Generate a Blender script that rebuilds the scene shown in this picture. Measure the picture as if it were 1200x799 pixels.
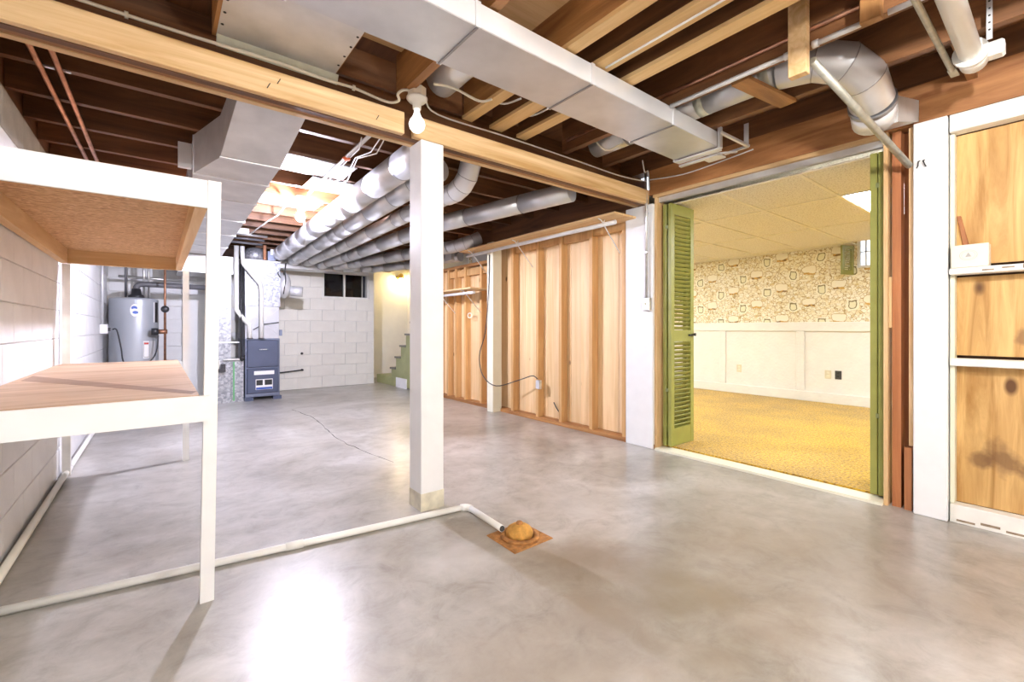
import bpy, bmesh, math, random
from mathutils import Vector, Matrix
random.seed(7)
for o in list(bpy.data.objects): bpy.data.objects.remove(o)
scene = bpy.context.scene
COL = scene.collection

# ------------------------------------------------------------------ camera
FPX, H, V0 = 525.0, 1.05, 384.0
TH = math.atan2(665, 525.0)
cam_d = bpy.data.cameras.new('camera'); cam = bpy.data.objects.new('camera', cam_d); COL.objects.link(cam)
cam.location = (0, 0, H); cam.rotation_euler = (math.pi/2, 0, TH - math.pi/2)
cam_d.sensor_width = 36; cam_d.lens = FPX/1200*36; cam_d.shift_y = -(399.5 - V0)/1200
cam_d.clip_start = 0.02
scene.camera = cam
# ------------------------------------------------------------------ world and exposure
w = bpy.data.worlds.new('world'); scene.world = w; w.use_nodes = True
w.node_tree.nodes['Background'].inputs[0].default_value = (.75, .85, 1, 1)
w.node_tree.nodes['Background'].inputs[1].default_value = 1.2
scene.view_settings.view_transform = 'Standard'; scene.view_settings.look = 'None'
scene.view_settings.gamma = 1; scene.view_settings.use_curve_mapping = False
scene.view_settings.exposure = 0.95
# bulbs of the room: emission strengths (back bulb and two ceiling panels are added fill)
E_FAR, E_NEAR, E_COL, E_FILL, E_PANEL, E_STAIR = 2200, 800, .6, 950, 18, 220

# ------------------------------------------------------------------ geometry from the photograph
FV = Vector((math.cos(TH), math.sin(TH), 0)); RV = Vector((math.sin(TH), -math.cos(TH), 0))
def P(u, v, ax, val):
    """point on an axis plane that the photograph shows at pixel (u, v)"""
    d = FPX*FV + (u-600)*RV + Vector((0, 0, V0-v)); i = 'xyz'.index(ax)
    c = Vector((0, 0, H)); return c + d*((val - c[i])/d[i])

# ------------------------------------------------------------------ materials
M = {}
def newmat(name):
    m = bpy.data.materials.new(name); m.use_nodes = True; M[name] = m
    nt = m.node_tree; return m, nt, nt.nodes['Principled BSDF']
def N(nt, t, **kw):
    n = nt.nodes.new(t)
    for k, v in kw.items():
        if k.startswith('i_'):
            key = k[2:]; key = int(key) if key.isdigit() else key
            n.inputs[key].default_value = v
        else: setattr(n, k, v)
    return n
def ramp(nt, stops, interp='LINEAR'):
    r = nt.nodes.new('ShaderNodeValToRGB'); cr = r.color_ramp; cr.interpolation = interp
    while len(cr.elements) < len(stops): cr.elements.new(.5)
    for e, (p, c) in zip(cr.elements, stops): e.position = p; e.color = (*c, 1) if len(c) == 3 else c
    return r
def L(nt, a, ao, b, bi): nt.links.new(a.outputs[ao], b.inputs[bi])
def plain(name, col, rough=.5, metal=0, var=.12, scale=6, bump=0, bscale=60, rvar=0):
    m, nt, b = newmat(name)
    tc = N(nt, 'ShaderNodeTexCoord'); no = N(nt, 'ShaderNodeTexNoise'); no.inputs['Scale'].default_value = scale; no.inputs['Detail'].default_value = 5
    L(nt, tc, 'Object', no, 'Vector')
    d = tuple(c*(1-var) for c in col); l = tuple(min(1, c*(1+var*.7)) for c in col)
    r = ramp(nt, [(.3, d), (.7, l)]); L(nt, no, 'Fac', r, 'Fac'); L(nt, r, 'Color', b, 'Base Color')
    b.inputs['Roughness'].default_value = rough; b.inputs['Metallic'].default_value = metal
    if rvar:
        mr = N(nt, 'ShaderNodeMapRange'); mr.inputs[3].default_value = rough-rvar; mr.inputs[4].default_value = rough+rvar
        L(nt, no, 'Fac', mr, 0); L(nt, mr, 0, b, 'Roughness')
    if bump:
        n2 = N(nt, 'ShaderNodeTexNoise'); n2.inputs['Scale'].default_value = bscale; n2.inputs['Detail'].default_value = 4
        L(nt, tc, 'Object', n2, 'Vector'); bp = N(nt, 'ShaderNodeBump'); bp.inputs['Strength'].default_value = bump; bp.inputs['Distance'].default_value = .01
        L(nt, n2, 'Fac', bp, 'Height'); L(nt, bp, 'Normal', b, 'Normal')
    return m
def wood(name, dark, light, axis='z', rough=.55, knots=0, gs=14, long=.9, contrast=(.3, .72), stain=None, flat=None):
    m, nt, b = newmat(name)
    tc = N(nt, 'ShaderNodeTexCoord'); oi = N(nt, 'ShaderNodeObjectInfo')
    off = N(nt, 'ShaderNodeVectorMath', operation='SCALE'); off.inputs['Scale'].default_value = 37
    cmb = N(nt, 'ShaderNodeCombineXYZ')
    for i in range(3): L(nt, oi, 'Random', cmb, i)
    L(nt, cmb, 0, off, 0)
    add = N(nt, 'ShaderNodeVectorMath', operation='ADD'); L(nt, tc, 'Object', add, 0); L(nt, off, 0, add, 1)
    mp = N(nt, 'ShaderNodeMapping'); sc = [gs]*3; sc['xyz'.index(axis)] = long; mp.inputs['Scale'].default_value = sc
    L(nt, add, 0, mp, 'Vector')
    no = N(nt, 'ShaderNodeTexNoise'); no.inputs['Scale'].default_value = 1.0; no.inputs['Detail'].default_value = 7; no.inputs['Roughness'].default_value = .62; no.inputs['Distortion'].default_value = 1.1
    L(nt, mp, 'Vector', no, 'Vector')
    r = ramp(nt, [(contrast[0], dark), (contrast[1], light)]); L(nt, no, 'Fac', r, 'Fac')
    last = r; out = 'Color'
    # per-piece tone
    hs = N(nt, 'ShaderNodeHueSaturation'); mr = N(nt, 'ShaderNodeMapRange'); mr.inputs[3].default_value = .88; mr.inputs[4].default_value = 1.08
    L(nt, oi, 'Random', mr, 0); L(nt, mr, 0, hs, 'Value'); L(nt, last, out, hs, 'Color'); last = hs
    if knots:
        mk = N(nt, 'ShaderNodeMapping'); s2 = [knots]*3; s2['xyz'.index(axis)] = knots*.55
        if flat: s2['xyz'.index(flat)] = 0
        mk.inputs['Scale'].default_value = s2
        L(nt, add, 0, mk, 'Vector'); vo = N(nt, 'ShaderNodeTexVoronoi'); vo.inputs['Scale'].default_value = 1.0
        L(nt, mk, 'Vector', vo, 'Vector')
        rk = ramp(nt, [(.05, (1, 1, 1)), (.10, (0, 0, 0))]); L(nt, vo, 'Distance', rk, 'Fac')
        mx = N(nt, 'ShaderNodeMix', data_type='RGBA'); mx.inputs[7].default_value = (dark[0]*.28, dark[1]*.22, dark[2]*.2, 1)
        L(nt, rk, 'Color', mx, 0); L(nt, last, 'Color', mx, 6); last = mx; out = 2
    if stain:
        for (c, rad, col) in stain:
            ds = N(nt, 'ShaderNodeVectorMath', operation='DISTANCE'); ge = N(nt, 'ShaderNodeNewGeometry'); L(nt, ge, 'Position', ds, 0); ds.inputs[1].default_value = c
            n3 = N(nt, 'ShaderNodeTexNoise'); n3.inputs['Scale'].default_value = 9; n3.inputs['Detail'].default_value = 4; L(nt, ge, 'Position', n3, 'Vector')
            ma = N(nt, 'ShaderNodeMath', operation='MULTIPLY_ADD'); ma.inputs[1].default_value = rad*2.2; L(nt, n3, 'Fac', ma, 0); L(nt, ds, 'Value', ma, 2)
            m2 = N(nt, 'ShaderNodeMapRange'); m2.inputs[1].default_value = rad*1.6; m2.inputs[2].default_value = rad*2.15; m2.inputs[3].default_value = .75; m2.inputs[4].default_value = 0
            L(nt, ma, 0, m2, 0)
            mx = N(nt, 'ShaderNodeMix', data_type='RGBA'); mx.inputs[7].default_value = (*col, 1); L(nt, m2, 0, mx, 0); L(nt, last, out, mx, 6); last = mx; out = 2
    L(nt, last, 'Color' if out == 'Color' else out, b, 'Base Color')
    b.inputs['Roughness'].default_value = rough
    bp = N(nt, 'ShaderNodeBump'); bp.inputs['Strength'].default_value = .18; bp.inputs['Distance'].default_value = .004
    L(nt, no, 'Fac', bp, 'Height'); L(nt, bp, 'Normal', b, 'Normal')
    return m
def emit(name, col, s):
    m, nt, b = newmat(name); b.inputs['Base Color'].default_value = (.9, .9, .9, 1)
    b.inputs['Emission Color'].default_value = (*col, 1); b.inputs['Emission Strength'].default_value = s; return m

plain('white_paint', (.83, .84, .845), .45, var=.03, scale=9, bump=.05, bscale=40)
plain('worn_white', (.84, .83, .77), .5, var=.06, scale=14, bump=.08)
plain('cream_paint', (.80, .78, .62), .45, var=.05)
plain('block_paint', (.80, .80, .80), .5, var=.05, scale=5, bump=.25, bscale=45)
plain('block_cream', (.83, .81, .74), .5, var=.06, scale=5, bump=.25, bscale=45)
plain('block_bare', (.42, .40, .36), .8, var=.12, scale=8, bump=.35, bscale=60)
plain('mortar', (.80, .80, .78), .7, bump=.2)
for ax in 'xyz':
    wood('pine_'+ax, (.60, .36, .15), (.83, .60, .33), ax, knots=0)
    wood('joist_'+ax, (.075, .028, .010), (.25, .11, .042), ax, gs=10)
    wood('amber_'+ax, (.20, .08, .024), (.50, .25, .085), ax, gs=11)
wood('strip_y', (.62, .38, .15), (.85, .60, .30), 'y', gs=12)
wood('beam_pine', (.55, .32, .12), (.88, .66, .38), 'x', knots=3.0, gs=14, flat='y')
wood('knotty_z', (.68, .45, .21), (.86, .64, .37), 'z', knots=4.6, gs=13, long=.6, flat='x', contrast=(.33, .66))
wood('stud_z', (.50, .26, .09), (.74, .46, .20), 'z', knots=0, gs=12)
wood('header_y', (.26, .09, .028), (.62, .30, .11), 'y', knots=3.0, gs=9, long=1.3, flat='x')
wood('redwood_z', (.30, .10, .035), (.50, .21, .08), 'z', gs=18)
wood('plywood_z', (.42, .215, .055), (.76, .49, .19), 'z', knots=3.2, gs=12, long=1.1, contrast=(.34, .66), flat='x', stain=[((3.44, .25, .36), .085, (.16, .075, .03)), ((3.44, .32, .34), .06, (.2, .1, .04)), ((3.44, .16, 1.0), .05, (.25, .13, .05)), ((3.44, .14, .33), .07, (.16, .075, .03))])
wood('shelf_ply', (.42, .26, .15), (.70, .51, .34), 'x', gs=8, long=1.2, contrast=(.3, .7))
wood('streak_x', (.24, .13, .08), (.46, .30, .19), 'x', gs=9)
plain('galvanized', (.62, .625, .64), .36, .55, var=.13, scale=5, rvar=.09, bump=.03, bscale=5)
plain('galvanized_dull', (.66, .66, .655), .42, .5, var=.14, scale=6, rvar=.08, bump=.03, bscale=5)
plain('galvanized_white', (.74, .75, .77), .38, .35, var=.06, scale=5)
plain('coil_grey', (.50, .51, .54), .45, .3, var=.1, scale=7)
plain('seam_metal', (.33, .33, .34), .4, .8)
def spangle_mat():
    m, nt, b = newmat('spangle'); tc = N(nt, 'ShaderNodeTexCoord'); vo = N(nt, 'ShaderNodeTexVoronoi'); vo.inputs['Scale'].default_value = 42; L(nt, tc, 'Object', vo, 'Vector')
    sep = N(nt, 'ShaderNodeSeparateColor'); L(nt, vo, 'Color', sep, 0)
    r = ramp(nt, [(0, (.24, .25, .28)), (.5, (.36, .375, .41)), (1, (.52, .53, .57))]); L(nt, sep, 0, r, 'Fac'); L(nt, r, 'Color', b, 'Base Color')
    b.inputs['Metallic'].default_value = .45; b.inputs['Roughness'].default_value = .42
spangle_mat()
plain('foil_tape', (.60, .62, .52), .5, .25, var=.1, scale=20)
plain('conduit_steel', (.62, .62, .60), .35, .75, var=.12, scale=16)
plain('weathered_steel', (.46, .45, .38), .5, .55, var=.2, scale=24)
plain('copper', (.66, .36, .24), .32, .85, var=.3, scale=12)
plain('copper_dark', (.34, .17, .10), .45, .7, var=.3, scale=22)
plain('pvc_white', (.86, .86, .82), .32, var=.04)
plain('pvc_cream', (.86, .84, .74), .35, var=.05)
plain('black_rubber', (.035, .035, .04), .45)
plain('dark_pipe', (.13, .13, .14), .5, var=.2)
plain('cable_cream', (.83, .79, .66), .5)
plain('cable_white', (.85, .85, .84), .5)
plain('orange_plastic', (.85, .18, .05), .45)
plain('door_green', (.29, .295, .07), .42, var=.1, scale=10, bump=.05)
plain('door_green_dark', (.20, .22, .085), .5, var=.1)
plain('stair_green', (.34, .36, .17), .5, var=.1)
plain('tread_grey', (.19, .19, .16), .6, var=.2)
plain('plaster_white', (.84, .83, .79), .6, var=.03, bump=.5, bscale=28)
plain('stair_wall', (.87, .84, .74), .6, var=.03)
plain('beige_plastic', (.74, .69, .52), .4)
plain('dark_plate', (.06, .06, .06), .4)
plain('rust', (.42, .19, .055), .85, var=.45, scale=30, bump=.8, bscale=70)
plain('rust_orange', (.64, .33, .07), .8, var=.35, scale=26, bump=.7, bscale=60)
plain('furnace_blue', (.085, .105, .17), .38, .2, var=.12, scale=4)
plain('furnace_edge', (.20, .23, .32), .4, .3)
plain('heater_grey', (.40, .43, .47), .35, .15, var=.04, scale=3)
plain('sticker_white', (.86, .86, .86), .5, var=.02)
plain('sticker_blue', (.05, .12, .45), .5); plain('sticker_red', (.6, .05, .05), .5)
plain('brass', (.75, .52, .14), .3, .8)
plain('porcelain', (.84, .83, .78), .3, var=.04)
plain('carton', (.80, .74, .62), .6, var=.05)
plain('ink_grey', (.42, .40, .36), .6); plain('ink_black', (.03, .03, .03), .6)
plain('metal_dark', (.05, .05, .055), .4, .5)
plain('grid_white', (.80, .75, .62), .5)
plain('paint_chip', (.30, .22, .14), .7, var=.4, scale=30)
plain('green_stripe', (.15, .45, .2), .6)
plain('trench_dark', (.05, .05, .05), .9)
plain('night_dark', (.022, .026, .045), .9, var=.6, scale=3)  # darkness of night put into the colour
emit('bulb_far', (.82, .81, 1.0), E_FAR); emit('bulb_near', (1, .985, .965), E_NEAR); emit('bulb_column', (1, .96, .90), E_COL)
emit('bulb_fill', (1, .985, .97), E_FILL); emit('light_panel', (.90, .95, 1.0), E_PANEL); emit('bulb_stair', (1, .78, .42), E_STAIR)

def floor_mat():
    m, nt, b = newmat('concrete')
    ge = N(nt, 'ShaderNodeNewGeometry')
    n1 = N(nt, 'ShaderNodeTexNoise'); n1.inputs['Scale'].default_value = .9; n1.inputs['Detail'].default_value = 9; n1.inputs['Roughness'].default_value = .6; n1.inputs['Distortion'].default_value = .8
    L(nt, ge, 'Position', n1, 'Vector')
    r1 = ramp(nt, [(.25, (.25, .225, .185)), (.42, (.36, .338, .30)), (.56, (.45, .435, .405)), (.72, (.60, .59, .57))]); L(nt, n1, 'Fac', r1, 'Fac')
    # trowel sweeps
    mp = N(nt, 'ShaderNodeMapping'); mp.inputs['Scale'].default_value = (.8, 1.7, 1); mp.inputs['Rotation'].default_value = (0, 0, .6); L(nt, ge, 'Position', mp, 'Vector')
    n2 = N(nt, 'ShaderNodeTexNoise'); n2.inputs['Scale'].default_value = 1.3; n2.inputs['Detail'].default_value = 9; n2.inputs['Roughness'].default_value = .68; n2.inputs['Distortion'].default_value = .5; L(nt, mp, 'Vector', n2, 'Vector')
    r2 = ramp(nt, [(.3, (.78, .765, .74)), (.7, (1.14, 1.14, 1.15))]); L(nt, n2, 'Fac', r2, 'Fac')
    mx = N(nt, 'ShaderNodeMix', data_type='RGBA', blend_type='MULTIPLY'); mx.inputs[0].default_value = 1; L(nt, r1, 'Color', mx, 6); L(nt, r2, 'Color', mx, 7)
    n5 = N(nt, 'ShaderNodeTexNoise'); n5.inputs['Scale'].default_value = 7; n5.inputs['Detail'].default_value = 8; n5.inputs['Roughness'].default_value = .72; n5.inputs['Distortion'].default_value = .6; L(nt, ge, 'Position', n5, 'Vector')
    r5 = ramp(nt, [(.34, (.80, .79, .77)), (.5, (1, 1, 1)), (.68, (1.12, 1.12, 1.12))]); L(nt, n5, 'Fac', r5, 'Fac')
    m5 = N(nt, 'ShaderNodeMix', data_type='RGBA', blend_type='MULTIPLY'); m5.inputs[0].default_value = 1; L(nt, mx, 2, m5, 6); L(nt, r5, 'Color', m5, 7); mx = m5
    last = mx
    # old water stains with a shape of their own
    for (c, rad, col, k) in [((1.55, 1.35, 0), .30, (.22, .18, .135), .75), ((1.55, .95, 0), .33, (.24, .20, .14), .7), ((1.25, 1.05, 0), .2, (.28, .24, .2), .6), ((1.42, 1.75, 0), .14, (.33, .19, .08), .7), ((1.75, .62, 0), .26, (.26, .21, .15), .6), ((2.5, .9, 0), .75, (.30, .255, .195), .5), ((.9, .9, 0), .5, (.36, .31, .25), .5), ((1.12, 1.75, 0), .22, (.60, .585, .56), .5), ((1.9, 1.9, 0), .3, (.58, .57, .55), .4), ((.3, 1.3, 0), .3, (.33, .28, .21), .5)]:
        ds = N(nt, 'ShaderNodeVectorMath', operation='DISTANCE'); L(nt, ge, 'Position', ds, 0); ds.inputs[1].default_value = c
        n3 = N(nt, 'ShaderNodeTexNoise'); n3.inputs['Scale'].default_value = 3.2; n3.inputs['Detail'].default_value = 7; L(nt, ge, 'Position', n3, 'Vector')
        ma = N(nt, 'ShaderNodeMath', operation='MULTIPLY_ADD'); ma.inputs[1].default_value = rad*2.4; L(nt, n3, 'Fac', ma, 0); L(nt, ds, 'Value', ma, 2)
        mr = N(nt, 'ShaderNodeMapRange'); mr.inputs[1].default_value = rad*1.4; mr.inputs[2].default_value = rad*2.3; mr.inputs[3].default_value = k; mr.inputs[4].default_value = 0; L(nt, ma, 0, mr, 0)
        m2 = N(nt, 'ShaderNodeMix', data_type='RGBA'); m2.inputs[7].default_value = (*col, 1); L(nt, mr, 0, m2, 0); L(nt, last, 2, m2, 6); last = m2
    L(nt, last, 2, b, 'Base Color')
    rr = N(nt, 'ShaderNodeMapRange'); rr.inputs[3].default_value = .22; rr.inputs[4].default_value = .42; L(nt, n2, 'Fac', rr, 0); L(nt, rr, 0, b, 'Roughness')
    b.inputs['Coat Weight'].default_value = .22; b.inputs['Coat Roughness'].default_value = .2
    n4 = N(nt, 'ShaderNodeTexNoise'); n4.inputs['Scale'].default_value = 22; n4.inputs['Detail'].default_value = 6; L(nt, ge, 'Position', n4, 'Vector')
    bp = N(nt, 'ShaderNodeBump'); bp.inputs['Strength'].default_value = .10; bp.inputs['Distance'].default_value = .006; L(nt, n4, 'Fac', bp, 'Height'); L(nt, bp, 'Normal', b, 'Normal')
floor_mat()
def osb_mat():
    m, nt, b = newmat('osb')
    tc = N(nt, 'ShaderNodeTexCoord'); mp = N(nt, 'ShaderNodeMapping'); mp.inputs['Scale'].default_value = (13, 34, 30); L(nt, tc, 'Object', mp, 'Vector')
    no = N(nt, 'ShaderNodeTexNoise'); no.inputs['Scale'].default_value = 1; no.inputs['Detail'].default_value = 2; no.inputs['Distortion'].default_value = 3.5; L(nt, mp, 'Vector', no, 'Vector')
    r = ramp(nt, [(.3, (.33, .17, .065)), (.5, (.58, .34, .15)), (.7, (.78, .54, .29))]); L(nt, no, 'Fac', r, 'Fac'); L(nt, r, 'Color', b, 'Base Color')
    b.inputs['Roughness'].default_value = .7
    bp = N(nt, 'ShaderNodeBump'); bp.inputs['Strength'].default_value = .4; bp.inputs['Distance'].default_value = .004; L(nt, no, 'Fac', bp, 'Height'); L(nt, bp, 'Normal', b, 'Normal')
osb_mat()
def carpet_mat():
    m, nt, b = newmat('gold_carpet')
    ge = N(nt, 'ShaderNodeNewGeometry')
    n1 = N(nt, 'ShaderNodeTexNoise'); n1.inputs['Scale'].default_value = 62; n1.inputs['Detail'].default_value = 6; L(nt, ge, 'Position', n1, 'Vector')
    n2 = N(nt, 'ShaderNodeTexNoise'); n2.inputs['Scale'].default_value = 2.2; n2.inputs['Detail'].default_value = 3; L(nt, ge, 'Position', n2, 'Vector')
    r = ramp(nt, [(.30, (.26, .125, .003)), (.50, (.58, .335, .008)), (.72, (.78, .50, .03))]); L(nt, n1, 'Fac', r, 'Fac')
    r2 = ramp(nt, [(.35, (.86, .84, .8)), (.65, (1.1, 1.1, 1.1))]); L(nt, n2, 'Fac', r2, 'Fac')
    mx = N(nt, 'ShaderNodeMix', data_type='RGBA', blend_type='MULTIPLY'); mx.inputs[0].default_value = 1; L(nt, r, 'Color', mx, 6); L(nt, r2, 'Color', mx, 7); L(nt, mx, 2, b, 'Base Color')
    b.inputs['Roughness'].default_value = .95; b.inputs['Sheen Weight'].default_value = .3
    bp = N(nt, 'ShaderNodeBump'); bp.inputs['Strength'].default_value = 1; bp.inputs['Distance'].default_value = .02; L(nt, n1, 'Fac', bp, 'Height'); L(nt, bp, 'Normal', b, 'Normal')
carpet_mat()
def tile_mat():
    m, nt, b = newmat('ceiling_tile')
    ge = N(nt, 'ShaderNodeNewGeometry'); n1 = N(nt, 'ShaderNodeTexNoise'); n1.inputs['Scale'].default_value = 90; n1.inputs['Detail'].default_value = 3; L(nt, ge, 'Position', n1, 'Vector')
    r = ramp(nt, [(.36, (.52, .47, .39)), (.46, (.76, .72, .64)), (.7, (.80, .77, .69))]); L(nt, n1, 'Fac', r, 'Fac'); L(nt, r, 'Color', b, 'Base Color'); b.inputs['Roughness'].default_value = .85
tile_mat()
def wallpaper_mat():
    """cream paper printed with outlined jars, mugs and bowls in brown, olive and ochre, on a half-drop repeat"""
    m, nt, b = newmat('wallpaper'); ge = N(nt, 'ShaderNodeNewGeometry'); sp = N(nt, 'ShaderNodeSeparateXYZ'); L(nt, ge, 'Position', sp, 0)
    def mth(op, a, bb=None, c=None):
        n = N(nt, 'ShaderNodeMath', operation=op)
        for i, x in enumerate((a, bb, c)):
            if x is None: continue
            if isinstance(x, (int, float)): n.inputs[i].default_value = x
            else: nt.links.new(x, n.inputs[i])
        return n.outputs[0]
    nw = N(nt, 'ShaderNodeTexNoise'); nw.inputs['Scale'].default_value = 11; L(nt, ge, 'Position', nw, 'Vector'); sw = N(nt, 'ShaderNodeSeparateColor'); L(nt, nw, 'Color', sw, 0)
    y = mth('MULTIPLY_ADD', mth('SUBTRACT', sw.outputs[0], .5), .05, sp.outputs[1]); z = mth('MULTIPLY_ADD', mth('SUBTRACT', sw.outputs[1], .5), .05, sp.outputs[2])
    W_, H_ = .70, .45
    colI = mth('FLOOR', mth('DIVIDE', y, W_/2)); z2 = mth('ADD', z, mth('MULTIPLY', mth('MODULO', mth('ABSOLUTE', colI), 2), H_/2))
    cu = mth('MULTIPLY', mth('SUBTRACT', mth('FRACT', mth('DIVIDE', y, W_/2)), .5), W_/2)
    def cell(zoff, per): return mth('MULTIPLY', mth('SUBTRACT', mth('FRACT', mth('DIVIDE', mth('ADD', z2, zoff), per)), .5), per)
    def boxd(du, dv, hx, hy):
        rad = min(hx, hy)*.75; qx = mth('MAXIMUM', mth('SUBTRACT', mth('ABSOLUTE', du), hx-rad), 0); qy = mth('MAXIMUM', mth('SUBTRACT', mth('ABSOLUTE', dv), hy-rad), 0)
        return mth('SUBTRACT', mth('SQRT', mth('ADD', mth('MULTIPLY', qx, qx), mth('MULTIPLY', qy, qy))), rad)
    cv = cell(0, H_)
    jar = boxd(mth('SUBTRACT', cu, -.08), cv, .042, .052)
    bowl = boxd(mth('SUBTRACT', cu, .07), mth('SUBTRACT', cell(.16, H_), 0), .085, .05)
    lid = boxd(mth('SUBTRACT', cu, -.08), mth('SUBTRACT', cv, .05), .045, .008)
    foot = boxd(mth('SUBTRACT', cu, .07), mth('SUBTRACT', cell(.22, H_), 0), .07, .013)
    vm = N(nt, 'ShaderNodeMapping'); vm.inputs['Scale'].default_value = (0, 22, 27); L(nt, ge, 'Position', vm, 'Vector')
    vo = N(nt, 'ShaderNodeTexVoronoi', feature='DISTANCE_TO_EDGE'); vo.inputs['Scale'].default_value = 1; L(nt, vm, 'Vector', vo, 'Vector')
    vc = N(nt, 'ShaderNodeTexVoronoi'); vc.inputs['Scale'].default_value = 1; L(nt, vm, 'Vector', vc, 'Vector')
    n1 = N(nt, 'ShaderNodeTexNoise'); n1.inputs['Scale'].default_value = 24; n1.inputs['Detail'].default_value = 3; L(nt, ge, 'Position', n1, 'Vector')
    base = ramp(nt, [(0, (.86, .80, .62)), (.38, (.83, .76, .55)), (.52, (.70, .57, .30)), (.58, (.86, .82, .66)), (1, (.90, .86, .74))]); sep = N(nt, 'ShaderNodeSeparateColor'); L(nt, vc, 'Color', sep, 0); L(nt, sep, 0, base, 'Fac')
    def mix(f, a, col):
        n = N(nt, 'ShaderNodeMix', data_type='RGBA'); nt.links.new(f, n.inputs[0]); nt.links.new(a, n.inputs[6]); n.inputs[7].default_value = (*col, 1); return n.outputs[2]
    def lt(x, t): return mth('LESS_THAN', x, t)
    def edge(x, wd): return mth('LESS_THAN', mth('ABSOLUTE', x), wd)
    c = base.outputs[0]
    c = mix(mth('MULTIPLY', lt(vo.outputs[0], .055), mth('GREATER_THAN', n1.outputs[0], .46)), c, (.46, .34, .16))
    c = mix(mth('MULTIPLY', lt(n1.outputs[0], .37), .7), c, (.50, .36, .13))
    c = mix(lt(bowl, 0), c, (.88, .83, .68)); c = mix(edge(bowl, .004), c, (.52, .40, .2)); c = mix(lt(foot, 0), c, (.62, .38, .10)); c = mix(mth('MULTIPLY', lt(foot, 0), lt(n1.outputs[0], .47)), c, (.25, .15, .05))
    c = mix(lt(boxd(mth('SUBTRACT', cu, -.08), cv, .075, .075), 0), c, (.88, .84, .68)); c = mix(lt(jar, 0), c, (.80, .77, .56)); c = mix(edge(jar, .0055), c, (.22, .19, .08)); c = mix(lt(lid, 0), c, (.24, .20, .09))
    nt.links.new(c, b.inputs['Base Color']); b.inputs['Roughness'].default_value = .6
wallpaper_mat()
def glass_mat():
    m, nt, b = newmat('glass'); b.inputs['Base Color'].default_value = (.9, .93, .95, 1); b.inputs['Roughness'].default_value = .02
    b.inputs['Transmission Weight'].default_value = 1; b.inputs['IOR'].default_value = 1.45
glass_mat()

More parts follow.
